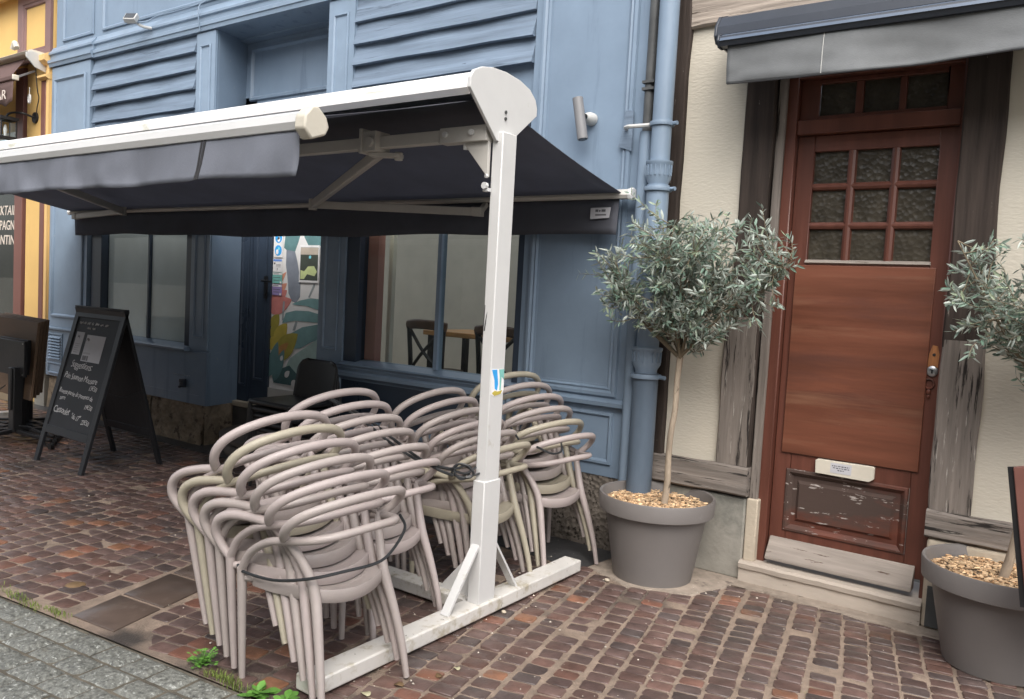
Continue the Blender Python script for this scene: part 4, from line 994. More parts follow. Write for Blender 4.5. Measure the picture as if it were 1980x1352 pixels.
def yellow_extras():
    t = thing('brown_awning', 'brown fabric awning with ivory lettering on the yellow shop', 'awning', (-10.5, 4.2, 3.8))
    b = MB(); b.prism([(4.43, 3.765), (4.43, 3.955), (4.27, 3.965), (4.215, 3.94), (4.22, 3.89), (4.31, 3.80)], 'x', -9.785, -9.765); b.build('side_plate', 'lamp_white', t, bevel=.004)
    b = MB(); b.prism([(4.42, 3.95), (4.42, 3.985), (4.28, 3.99), (4.24, 3.965), (4.26, 3.945)], 'x', -13, -9.79); b.tube([(-10.05, 4.2, 4.0), (-10.0, 4.2, 4.06), (-9.95, 4.2, 4.0)], .03, n=8); b.build('cassette', 'cream_metal', t)
    b = MB(); b.grid(lambda i, j: (-13 + 2.98 * i, 4.33 - .16 * j, 3.93 - .24 * j), 8, 4); b.build('canopy', 'brown_cloth', t, solid=.004)
    b = MB(); b.bar((-13, 4.16, 3.66), (-9.89, 4.16, 3.66), .06, .05); b.build('front_bar', 'brown_cloth', t, bevel=.01)
    b = MB(); b.box(-9.89, -9.865, 4.125, 4.195, 3.63, 3.69); b.build('bar_cap', 'cream_metal', t, bevel=.01)
    b = MB(); b.grid(lambda i, j: (-13 + 3.10 * i, 4.15 - .015 * math.sin(i * 40) * j, 3.63 - .25 * j - (.02 * math.sin(i * 55)) * j), 60, 4); vl = b.build('valance', 'brown_cloth', t, smooth=True, ang=80, solid=.003)
    tx = wall_text('BAR', .15, -10.40, 4.125, 3.435, width=.36, font_shear=.1, extrude=.001); tx.build('lettering', 'ivory', vl)
    b = MB(); b.bar((-9.98, 4.40, 3.80), (-9.95, 4.18, 3.67), .02, .02); b.build('arm', 'lamp_grey', t)
    b = MB(); b.tube([(-9.93, 4.33, 3.60), (-9.93, 4.33, 3.50)], .004, n=6, sub=1); b.tube([(-9.93 + .022 * math.cos(a), 4.33, 3.47 + .045 * math.sin(a)) for a in [i * math.pi / 5 for i in range(10)]], .011, n=6, sub=2, closed=True)
    b.build('crank_eye', 'lamp_white', t, smooth=True)
    # wall lantern
    t = thing('wall_lantern', 'black glass wall lantern hanging on the yellow pilaster', 'lantern', (-10.3, 4.2, 3.1))
    b = MB(); b.lathe([(.0, .02), (.06, .02), (.065, 0)], n=16); b.xf(Matrix.Translation((-10.08, F + .018, 3.30)) @ Matrix.Rotation(R(90), 4, 'X')); b.tube([(-10.08, F, 3.30), (-10.12, 4.33, 3.33), (-10.22, 4.25, 3.32), (-10.26, 4.22, 3.27)], .012, n=8); b.build('wall_plate', 'black_metal', t, smooth=True)
    b = MB(); b.box(-10.37, -10.15, 4.12, 4.32, 3.235, 3.27); b.box(-10.35, -10.17, 4.13, 4.31, 3.03, 3.05)
    for x in (-10.35, -10.175):
        for y in (4.135, 4.295): b.box(x, x + .012, y, y + .012, 3.03, 3.25)
    b.build('frame', 'black_metal', t)
    b = MB(); b.box(-10.338, -10.182, 4.146, 4.296, 3.05, 3.235); b.build('glass', 'bulb_glass', t)
    b = MB(); b.tube([(-10.26, 4.22, 3.06), (-10.26, 4.22, 3.13), (-10.26, 4.22, 3.19)], [.012, .022, .010], n=8); b.build('bulb', 'c_white', t, smooth=True)
    t = thing('hanging_bulb', 'clear filament bulb hanging under the brown awning', 'bulb', (-10.7, 4.2, 3.3))
    b = MB(); b.lathe([(0, -.15), (.02, -.145), (.042, -.10), (.045, -.07), (.03, -.01), (.018, .02)], (-10.62, 4.1, 3.30), 14); b.build('glass', 'bulb_glass', t, smooth=True)
    b = MB(); b.lathe([(.019, .02), (.021, .06), (.008, .075), (.004, .2)], (-10.62, 4.1, 3.30), 12); b.build('socket', 'black_metal', t, smooth=True)
    b = MB(); b.tube([(-10.63, 4.1, 3.29), (-10.635, 4.1, 3.2), (-10.605, 4.1, 3.2), (-10.61, 4.1, 3.29)], .004, n=5); b.build('filament', 'c_white', t)
    b = MB(); b.tube([(-9.92, F - .06, 3.95), (-9.90, F - .08, 3.92), (-9.905, F - .05, 3.6), (-9.93, F - .02, 3.5), (-9.97, F - .02, 3.40), (-10.04, F - .0, 3.28), (-10.06, F, 3.25)], .006, n=6)
    tag(b.build('lantern_cable', 'cable', smooth=True), 'black cable looping down to the wall lantern', 'cable')
yellow_extras()

# ------------------------------------------------------------------ free-standing double awning
def double_awning():
    X0, X1 = -9.0, -2.285
    t = thing('double_awning', 'white framed double awning with charcoal fabric standing over the terrace', 'awning', (-2.28, 3.07, 0))
    def frame(px, full=True):
        b = MB(); b.box(px - .03, px + .03, 3.015, 3.125, .66, 2.30); b.build('post', 'white_metal', t, bevel=.005)
        b = MB(); b.box(px - .035, px + .035, 3.005, 3.135, .075, .67); b.build('post_sleeve', 'white_metal', t, bevel=.005)
        b = MB(); b.box(px - .062, px + .05, 2.0, 3.94, .012, .078); b.build('base_beam', 'base_metal', t, bevel=.008)
        s = -1 if px > -5 else 1
        b = MB(); b.box(min(px + s * .062, px + s * .66), max(px + s * .062, px + s * .66), 3.02, 3.12, .012, .078); b.build('base_stub', 'base_metal', t, bevel=.008)
        for e in (-1, 1):
            b = MB(); b.bar((px, 3.07 + e * .27, .078), (px, 3.07 + e * .055, .37), .045, .012, up=(0, 1, 0)); b.build('brace', 'white_metal', t)
        b = MB(); b.box(px + s * .05 - .012, px + s * .05 + .012, 3.05, 3.09, .078, .34); b.prism([(px + s * .03, .34), (px + s * .26, .078), (px + s * .03, .078)], 'y', 3.064, 3.076); b.build('gusset', 'white_metal', t)
        pl = [(2.79, 2.45), (2.79, 2.495), (2.815, 2.53), (2.87, 2.556), (2.95, 2.572), (3.05, 2.576), (3.16, 2.566), (3.245, 2.542), (3.295, 2.505), (3.313, 2.465), (3.313, 2.43), (3.10, 2.262), (3.0, 2.255)]
        b = MB(); b.prism(pl, 'x', px - .012, px + .006)
        ep = b.build('end_plate', 'white_metal', t, bevel=.003)
        b = MB()
        for z in (2.365, 2.395): b.tube([(px + .004, 3.055, z), (px + .012, 3.055, z)], .008, n=8, sub=1)
        b.build('rivet', 'pipe_dark', ep)
    frame(X1 + .0); frame(-9.02)
    # cassette
    prof = [(2.812, 2.425), (2.79, 2.45), (2.795, 2.49), (2.83, 2.525), (2.89, 2.545), (3.05, 2.562), (3.18, 2.55), (3.26, 2.53), (3.30, 2.49), (3.31, 2.45), (3.29, 2.428), (3.275, 2.47), (3.20, 2.515), (3.05, 2.53), (2.90, 2.515), (2.835, 2.48)]
    b = MB(); b.prism(prof, 'x', X0, X1 - .013); b.build('cassette', 'moss_metal', t, smooth=True, ang=25)
    # torsion bar
    b = MB(); b.box(X0, X1 - .035, 2.975, 3.025, 2.262, 2.322); b.build('torsion_bar', 'grey_metal', t, bevel=.004)
    b = MB(); b.box(-2.60, -2.318, 2.968, 3.03, 2.255, 2.328); b.prism([(-2.318, 2.255), (-2.47, 2.255), (-2.318, 2.09)], 'y', 2.99, 3.01); b.build('corner_bracket', 'grey_metal', t, bevel=.003)
    b = MB()
    for x in (-2.40, -2.56): b.tube([(x, 2.968, 2.295), (x, 2.955, 2.295)], .014, n=8, sub=1)
    b.tube([(-2.46, 3.0, 2.255), (-2.46, 3.0, 2.225)], .012, n=8, sub=1); b.tube([(-2.32, 2.99, 2.05), (-2.32, 2.972, 2.05)], .016, n=8, sub=1); b.box(-2.335, -2.305, 2.985, 3.01, 2.025, 2.04); b.tube([(-2.315, 2.99, 2.095), (-2.32, 2.98, 2.095)], .01, n=8, sub=1); b.build('bolt', 'white_metal', t, smooth=True)
    # shoulder bracket and folding arms of the back slope
    def arm(sh, el, en):
        sx, ex, nx = Vector(sh), Vector(el), Vector(en)
        b = MB(); b.box(sh[0] - .04, sh[0] + .055, 2.945, 3.05, 2.245, 2.345); b.box(sh[0] - .055, sh[0] - .035, 2.935, 3.06, 2.235, 2.36); b.tube([(sh[0] + .02, 2.93, 2.29), (sh[0] + .02, 3.02, 2.29)], .026, n=10, sub=1)
        b.bar((sh[0] - .03, 3.0, 2.235), (sh[0] + .13, 3.06, 2.232), .06, .02); b.tube([(sh[0] + .11, 3.06, 2.25), (sh[0] + .11, 3.06, 2.21)], .022, n=10, sub=1); b.build('shoulder_bracket', 'grey_metal', t, bevel=.003)
        b = MB(); b.bar(sh, el, .036, .062); b.build('upper_arm', 'grey_metal', t, bevel=.008)
        b = MB(); b.tube([tuple(ex + Vector((0, 0, -.04))), tuple(ex + Vector((0, 0, .04)))], .032, n=12, sub=1); b.build('elbow', 'grey_metal', t, smooth=True, ang=40)
        b = MB(); b.bar(el, en, .036, .055)
        d = (nx - ex).normalized()
        b.build('forearm', 'grey_metal', t, bevel=.006)
        b = MB(); b.bar(nx - d * .06, nx + d * .02, .05, .06); b.bar(nx, nx + Vector((0, .06, .06)), .04, .03); b.build('arm_end', 'grey_metal', t, bevel=.005)
    arm((-3.06, 3.04, 2.255), (-4.79, 4.08, 2.150), (-3.36, 4.28, 2.095))
    arm((-6.75, 3.04, 2.255), (-7.72, 4.23, 2.165), (-8.80, 4.30, 2.135))
    # fabric slopes
    def sag(i, j): return -.018 * math.sin(math.pi * j) - .006 * math.sin(i * 25) * math.sin(math.pi * j)
    b = MB(); b.grid(lambda i, j: (X0 + .06 + (X1 - .05 - X0 - .06) * i, 3.04 + 1.30 * j, 2.462 - .267 * j + sag(i, j)), 60, 10); b.build('back_canopy', 'fabric', t, smooth=True, ang=80, solid=.003)
    b = MB(); b.grid(lambda i, j: (X0 + .06 + (X1 - .05 - X0 - .06) * i, 3.06 - 1.10 * j, 2.472 - .322 * j + sag(i, j) * .4), 60, 10); b.build('front_canopy', 'fabric', t, smooth=True, ang=80, solid=.003)
    # back bar and valance
    b = MB(); b.prism([(4.325, 2.165), (4.315, 2.185), (4.325, 2.212), (4.35, 2.222), (4.385, 2.212), (4.395, 2.185), (4.38, 2.165)], 'x', X0 + .03, X1 + .01); bb = b.build('back_bar', 'grey_metal', t, smooth=True, ang=30)
    b = MB(); b.prism([(4.318, 2.158), (4.308, 2.185), (4.318, 2.218), (4.35, 2.23), (4.392, 2.218), (4.402, 2.185), (4.387, 2.158)], 'x', X1 - .005, X1 + .02); b.prism([(4.318, 2.158), (4.308, 2.185), (4.318, 2.218), (4.35, 2.23), (4.392, 2.218), (4.402, 2.185), (4.387, 2.158)], 'x', X0 + .01, X0 + .035); b.build('bar_cap', 'white_metal', bb, bevel=.004)
    def vb(i, j): return (-8.90 + 6.54 * i, 4.352 + .010 * math.sin(i * 60 + j) * j + .006 * math.sin(i * 23) * j, 2.166 - .222 * j + .010 * math.sin(i * 9) * j - .006 * math.sin(i * 31) * j)
    b = MB(); b.grid(vb, 140, 5); v = b.build('back_valance', 'fabric', t, smooth=True, ang=80, solid=.003)
    b = MB(); b.prism([(-2.545, 2.045), (-2.415, 2.052), (-2.405, 2.115), (-2.545, 2.112)], 'y', 4.335, 4.338); lb = b.build('maker_label', 'paper', v)
    b = MB()
    for x0, x1, z0, z1 in ((-2.51, -2.49, 2.088, 2.103), (-2.485, -2.475, 2.088, 2.100), (-2.468, -2.44, 2.088, 2.103), (-2.51, -2.435, 2.066, 2.074)): b.box(x0, x1, 4.3338, 4.335, z0, z1)
    b.build('label_print', 'ink', lb)
    # front bar and valance
    fp = [(1.915, 2.10), (1.905, 2.125), (1.912, 2.155), (1.935, 2.168), (1.965, 2.16), (1.985, 2.135), (1.975, 2.105), (1.95, 2.092)]
    b = MB(); b.prism(fp, 'x', X0, X1 - .02); b.prism([(1.955, 2.085), (1.955, 2.094), (1.985, 2.094), (1.985, 2.085)], 'x', X0, X1 - .06); fb = b.build('front_bar', 'white_metal', t, smooth=True, ang=30)
    c = [(1.885, 2.095), (1.888, 2.14), (1.92, 2.178), (1.945, 2.182), (1.985, 2.15), (2.0, 2.115), (1.985, 2.085), (1.92, 2.06)]
    b = MB(); b.prism(c, 'x', X1 - .045, X1 + .012); b.build('bar_cap', 'cream_metal', fb, bevel=.008)
    def vf(i, j):
        x = -8.95 + 6.605 * i
        n = noise.noise(Vector((x * 2.6, 0, j * .8)))
        fold = .010 * math.sin(x * 13 + 3 * n) + .016 * n + .008 * noise.noise(Vector((x * 9, 4, j * 1.5))) + .004 * math.sin(x * 37 + 4 * n)
        e = max(0, (x + 2.6) / .26)
        fold += -.02 * e * math.sin(j * 3.0 + e * 3) if e > 0 else 0
        return (x - (.012 * j * e), 1.925 + fold * j - .012 * j, 2.105 - .168 * j - .004 * math.sin(x * 5) * j + .003 * math.sin(x * 13) * j)
    b = MB(); b.grid(vf, 200, 8); v = b.build('front_valance', 'val_front', t, smooth=True, ang=80, solid=.0025)
    b = MB()
    for x0, w in ((-2.932, .010), (-2.914, .014)):
        b.grid(lambda i, j, x0=x0, w=w: (x0 + w * i, vf((x0 + 8.95) / 6.605, j)[1] - .004, vf((x0 + 8.95) / 6.605, j)[2]), 1, 8)
    b.build('black_ribbon', 'black_cloth', v, solid=.002)
    # torn sticker on the post
    b = MB(); b.prism([(-2.314, 1.172), (-2.29, 1.178), (-2.251, 1.176), (-2.254, 1.10), (-2.27, 1.085), (-2.30, 1.082), (-2.311, 1.10)], 'y', 3.0125, 3.0145)
    # the post's wide face looks to +x
    b = MB(); xf = X1 + .0305
    def onx(poly, x0, th=.0008):
        bb = MB(); bb.prism(poly, 'x', x0, x0 + th); return bb
    st = onx([(3.02, 1.085), (3.05, 1.072), (3.11, 1.085), (3.122, 1.10), (3.12, 1.20), (3.02, 1.205)], xf).build('torn_sticker', 'c_white', t)
    onx([(3.022, 1.20), (3.062, 1.20), (3.075, 1.13), (3.068, 1.10), (3.05, 1.11), (3.045, 1.15)], xf + .001).build('blue_shape', 'c_blue', st)
    onx([(3.078, 1.20), (3.118, 1.20), (3.119, 1.15), (3.10, 1.165), (3.098, 1.10), (3.088, 1.10), (3.086, 1.16)], xf + .001).build('green_shape', 'c_teal', st)
    onx([(3.03, 1.09), (3.05, 1.10), (3.075, 1.095), (3.11, 1.10), (3.10, 1.083), (3.05, 1.075)], xf + .001).build('yellow_shape', 'm_yel', st)
    b = MB(); b.prism([(-2.313, 1.40), (-2.309, 1.40), (-2.306, 1.50), (-2.310, 1.50)], 'y', 3.0135, 3.0145); b.prism([(-2.309, 1.38), (-2.301, 1.38), (-2.293, 1.47), (-2.299, 1.45)], 'y', 3.0135, 3.0145); b.build('tape_residue', 'pipe_dark', t)
    return t
double_awning()

def dark_awning():
    t = thing('dark_awning', 'anthracite cassette awning with hanging grey valance above the red door', 'awning', (-.3, 4.3, 3))
    XR = 1.6
    b = MB(); b.prism([(4.47, 2.955), (4.47, 3.13), (4.30, 3.125), (4.21, 3.09), (4.165, 3.03), (4.16, 2.985), (4.185, 2.955)], 'x', -1.735, XR); b.build('cassette', 'anthracite', t, smooth=True, ang=25)
    b = MB(); b.prism([(4.10, 2.905), (4.085, 2.93), (4.095, 2.955), (4.125, 2.968), (4.165, 2.955), (4.17, 2.92), (4.15, 2.905)], 'x', -1.69, XR); fb = b.build('front_bar', 'anthracite', t, smooth=True, ang=25)
    b = MB(); b.prism([(4.0935, 2.952), (4.122, 2.9695), (4.158, 2.962), (4.158, 2.958), (4.122, 2.9655), (4.097, 2.95)], 'x', -1.685, XR); b.prism([(4.081, 2.928), (4.088, 2.944), (4.0895, 2.943), (4.084, 2.928)], 'x', -1.685, XR); b.build('bar_rim', 'anthracite_edge', fb)
    b = MB(); b.prism([(4.47, 2.95), (4.47, 3.135), (4.30, 3.13), (4.205, 3.095), (4.16, 3.033), (4.153, 2.98), (4.182, 2.945)], 'x', -1.75, -1.735); b.build('end_cap', 'anthracite', t, bevel=.004)
    b = MB(); b.prism([(4.10, 2.898), (4.078, 2.93), (4.09, 2.962), (4.125, 2.975), (4.17, 2.96), (4.175, 2.915), (4.15, 2.898)], 'x', -1.702, -1.69); b.build('bar_cap', 'anthracite', fb, bevel=.004)
    def vf(i, j):
        x = -1.655 + (XR - .05 + 1.655) * i
        n = noise.noise(Vector((x * 2.2, 3, j * 1.2))); n2 = noise.noise(Vector((x * 6, 5, j * 3)))
        return (x, 4.118 + (.022 * n + .008 * n2 + .008 * math.sin(x * 7)) * (.25 + j), 2.908 - .198 * j - .008 * math.sin(x * 4.5) * j)
    b = MB(); b.grid(vf, 150, 14); v = b.build('valance', 'val_grey', t, smooth=True, ang=80, solid=.0025)
    b = MB(); b.tube([(vf((x + 1.655) / 3.205, 1)[0], vf((x + 1.655) / 3.205, 1)[1] - .002, vf((x + 1.655) / 3.205, 1)[2]) for x in [-1.65 + .08 * k for k in range(39)]], .004, n=5, sub=1); b.build('hem', 'black_cloth', v)
    b = MB(); xs = -1.165; b.tube([(xs, vf((xs + 1.655) / 3.205, k / 6)[1] - .003, 2.905 - .195 * k / 6) for k in range(7)], .0022, n=4, sub=1); b.build('seam', 'lamp_white', v)
dark_awning()

# ------------------------------------------------------------------ stacking chairs
PARTS = {}
def mirror(pts): return [(-p[0], p[1], p[2]) for p in pts]
def make_chair(m, label, broken=False):
    """faces +y, origin on the ground between the feet; -x is its left"""
    t = thing('armchair', label, 'chair', (0, 0, 0), 'stacked taupe plastic armchairs')
    key = m
    if key not in PARTS:
        P = []
        # seat: bowed at the back, shallow dish, turned-down skirt
        n = 14
        def outline(s):
            o = []
            for k in range(n + 1):
                u = -1 + 2 * k / n; o.append((u * .160 * s, (-.130 - .042 * (1 - u * u)) * s))
            o += [(.190 * s, -.05 * s), (.222 * s, .08 * s), (.233 * s, .17 * s)]
            for k in range(9):
                u = 1 - 2 * k / 8; o.append((u * .215 * s, (.215 + .018 * (1 - u * u)) * s))
            o += [(-.233 * s, .17 * s), (-.222 * s, .08 * s), (-.190 * s, -.05 * s)]
            return o
        b = MB(); vs = []; m_ = len(outline(1))
        def zz(p, d):
            back = max(0, min(1, (-p[1] - .02) / .13)); return d - .020 * back * (1 - (p[0] / .165) ** 2 if abs(p[0]) < .165 else 0)
        for s, d in ((.98, .388), (1.0, .391), (1.004, .432), (.985, .440), (.90, .436), (.6, .425)):
            vs += [(p[0], p[1], zz(p, d)) for p in outline(s)]
        vs.append((0, .02, .422)); fs = []
        for i in range(5):
            for k in range(m_): l = (k + 1) % m_; fs.append((i * m_ + k, i * m_ + l, (i + 1) * m_ + l, (i + 1) * m_ + k))
        for k in range(m_): fs.append((5 * m_ + k, 5 * m_ + (k + 1) % m_, 6 * m_))
        b.add(vs, fs); P.append(('seat', b.build('seat', key, None, smooth=True, ang=50)))
        for s in (-1, 1):
            b = MB(); b.tube([(s * .245, .228, 0), (s * .247, .226, .25), (s * .249, .222, .40), (s * .250, .220, .457)], [.0125, .0165, .0185, .019], n=10)
            b.tube([(s * .245, .205, .42), (s * .232, .19, .42), (s * .20, .16, .42)], [.014, .016, .018], n=8)
            P.append(('front_leg', b.build('front_leg', key, None, smooth=True, ang=60)))
            b = MB(); b.tube([(s * .207, -.228, 0), (s * .198, -.205, .14), (s * .182, -.168, .29), (s * .168, -.135, .40), (s * .170, -.112, .465), (s * .186, -.078, .535), (s * .206, -.045, .590), (s * .222, -.032, .620)],
                             [.0125, .0155, .0185, .0205, .0195, .018, .017, .016], n=10)
            P.append(('rear_leg', b.build('rear_leg', key, None, smooth=True, ang=60)))
            b = MB(); q = [(.250, .224, .452), (.266, .256, .500), (.280, .268, .555), (.280, .240, .606), (.268, .170, .632), (.248, .07, .634), (.231, -.02, .626)]
            b.tube([(s * p[0], p[1], p[2]) for p in q], [.016, .017, .0185, .0195, .0185, .017, .016], n=10, flat=1.15)
            P.append(('arm_loop', b.build('arm_loop', key, None, smooth=True, ang=60)))
        q = [(.250, .218, .455), (.247, .165, .530), (.240, .07, .588), (.232, -.02, .614), (.218, -.10, .628), (.185, -.168, .641), (.13, -.208, .651), (.06, -.224, .657)]
        q = q + [(0, -.228, .659)] + mirror(q)[::-1]
        b = MB(); b.tube(q, .0160, n=10, sub=3, flat=1.1); P.append(('low_hoop', b.build('low_hoop', key, None, smooth=True, ang=60)))
        q = [(.222, -.022, .618), (.240, -.040, .632), (.261, -.070, .662), (.264, -.104, .698), (.242, -.142, .731), (.19, -.182, .757), (.12, -.210, .772), (.05, -.221, .779)]
        q = q + [(0, -.223, .780)] + mirror(q)[::-1]
        b = MB(); b.tube(q, .0170, n=10, sub=3, flat=1.1); P.append(('top_hoop', b.build('top_hoop', key, None, smooth=True, ang=60)))
        PARTS[key] = [(nm, o.data) for nm, o in P]
        for nm, o in P: bpy.data.objects.remove(o)
    seen = 0
    for nm, me in PARTS[key]:
        if nm == 'arm_loop':
            seen += 1
            if broken and seen == 1: continue        # this chair has lost the loop on its left side
        c = bpy.data.objects.new(nm, me); COL.objects.link(c); c.parent = t
    return t
def stack(ox, oy, yaw, n, where, mats, sfac=(.057, .052, .029), jit=0, seed=0, broken=None, roll=(2, .3)):
    r = random.Random(seed)
    f = Vector((math.cos(yaw + math.pi / 2), math.sin(yaw + math.pi / 2), 0)) # facing
    ordn = ['bottom', 'second from the bottom', 'third from the bottom', 'third from the top', 'second from the top', 'topmost']
    for k in range(n):
        col = {'taupe': 'taupe', 'taupe_pink': 'pinkish taupe', 'taupe_yellow': 'yellowed'}[mats[k]]
        extra = ' missing one arm loop' if broken == k else ''
        t = make_chair(mats[k], '%s plastic armchair%s, %s in %s' % (col, extra, ordn[k], where), broken == k)
        s, dr, df = sfac
        tilt = math.asin((dr - df) * k / .455)
        base = Vector((ox, oy, 0)) + f * (s * k)
        z = (dr + df) / 2 * k
        jx = r.uniform(-jit, jit) if k else 0
        t.location = base + Vector((jx, r.uniform(-jit, jit) if k else 0, z))
        t.rotation_euler = Matrix.Rotation(yaw + (r.uniform(-.02, .02) if k else 0), 3, 'Z').to_4x4().to_euler()
        t.rotation_euler = (Matrix.Rotation(yaw, 3, 'Z') @ Matrix.Rotation(-R(roll[0] + roll[1] * k), 3, 'Y') @ Matrix.Rotation(-tilt, 3, 'X')).to_euler()
T, PK, Y = 'taupe', 'taupe_pink', 'taupe_yellow'
YAW = R(90)
stack(-2.35, 2.172, YAW - R(4), 6, 'the stack nearest the kerb weeds', [T, PK, T, PK, Y, PK], broken=0, seed=1)
stack(-2.606, 2.685, YAW - R(4), 6, 'the stack just before the white post', [PK, T, T, T, PK, PK], sfac=(.050, .060, .036), jit=.006, seed=2, roll=(2, 0))
stack(-2.574, 3.393, YAW - R(4), 6, 'the stack half behind the white post', [Y, T, PK, T, PK, T], jit=.006, seed=3)
stack(-2.508, 3.976, YAW - R(14), 6, 'the stack beside the olive pot', [PK, Y, T, PK, T, Y], sfac=(.050, .068, .039), jit=.005, seed=4, roll=(3, 0))

def cables():
    b = MB(); b.tube([(-2.618, 1.925, .45), (-2.58, 1.915, .437), (-2.40, 1.92, .445), (-2.23, 1.945, .485), (-2.155, 2.06, .505), (-2.12, 2.18, .515), (-2.12, 2.26, .545), (-2.16, 2.37, .60), (-2.24, 2.425, .628)], .006, n=7, sub=5)
    tag(b.build('security_cable', 'cable', smooth=True), 'thin black cable tied round the front chair stack', 'cable')
    b = MB(); b.tube([(-2.98, 2.70, 1.00), (-2.80, 2.75, .93), (-2.62, 2.78, .84), (-2.5, 2.80, .78), (-2.40, 2.84, .73), (-2.36, 2.90, .70)], .007, n=7, sub=4)
    b.tube([(-2.96, 2.66, 1.01), (-2.78, 2.71, .925), (-2.60, 2.74, .83), (-2.45, 2.80, .75)], .007, n=7, sub=4)
    tag(b.build('security_cable', 'cable', smooth=True), 'twin black cable across the stack before the white post', 'cable')
    b = MB(); pts = [(-2.46, 2.78, .765), (-2.42, 2.84, .745), (-2.37, 2.88, .735)]
    for k in range(26):
        a = 2.6 - k * .66; rr = .040 + .007 * math.sin(k * 1.7); off = rr * 1.2 * math.cos(a)
        pts.append((-2.345 + off * .81 + .008 * math.sin(k * .8), 2.955 + off * .58, .712 + rr * .78 * math.sin(a) + .004 * math.sin(k)))
    pts += [(-2.29, 3.02, .705), (-2.31, 3.10, .715), (-2.36, 3.20, .735)]
    b.tube(pts, .0055, n=6, sub=3)
    b.tube([(-2.43, 2.80, .755), (-2.38, 2.93, .715), (-2.33, 2.96, .705), (-2.30, 3.0, .735)], .0055, n=6, sub=4)
    tag(b.build('cable_coil', 'cable', smooth=True), 'knotted black cable coil hanging between two chair stacks', 'cable')
    b = MB()
    b.tube([(-2.36, 3.60, .75), (-2.30, 3.66, .715), (-2.29, 3.74, .72), (-2.33, 3.80, .76)], .006, n=6, sub=5)
    b.tube([(-2.52, 3.32, .86), (-2.46, 3.34, .80), (-2.42, 3.36, .76)], .006, n=6, sub=4)
    b.tube([(-2.50, 3.55, .84), (-2.45, 3.56, .78)], .006, n=6, sub=1)
    tag(b.build('security_cable', 'cable', smooth=True), 'short black cable looped behind the white post', 'cable')
cables()

# ------------------------------------------------------------------ black chairs by the door
def black_chairs():
    proto = None
    bx, by = -4.86, 4.05
    for k in range(5):
        z = .053 * k; y = -.012 * k
        if proto is None:
            t = thing('black_chair', 'glossy black plastic chair, lowest of the stack by the mural door', 'chair', (bx, by, 0), 'black stacked chairs')
            b = MB(); b.box(bx - .235, bx + .235, by - .22, by + .20, .425, .465); b.build('seat', 'black_plastic', t, bevel=.018, seg=3)
            def bk(i, j):
                x = (i - .5) * .46; zz = .44 + .32 * j
                rr = .10
                lim = .23 if zz < .76 - rr else .23 - rr + math.sqrt(max(0, rr * rr - (zz - (.76 - rr)) ** 2))
                x = max(-lim, min(lim, x))
                return (bx + x, by + .205 + .05 * j - .02 * (1 - (2 * i - 1) ** 2) * -1, zz)
            b = MB(); b.grid(bk, 16, 16); b.build('backrest', 'black_plastic', t, smooth=True, ang=70, solid=.012)
            for sx in (-1, 1):
                for sy in (-1, 1):
                    b = MB(); yy = by + (-.205 if sy < 0 else .19)
                    b.tube([(bx + sx * .235, yy + sy * .015, 0), (bx + sx * .218, yy, .43)], [.012, .017], n=8, sub=1); b.build('leg', 'black_plastic', t, smooth=True)
            proto = t
        else:
            names = [None, 'second from the bottom', 'middle one', 'second from the top', 'topmost one']
            dup(proto, (bx, by + y, z), label='glossy black plastic chair, %s of the stack by the mural door' % names[k])
black_chairs()

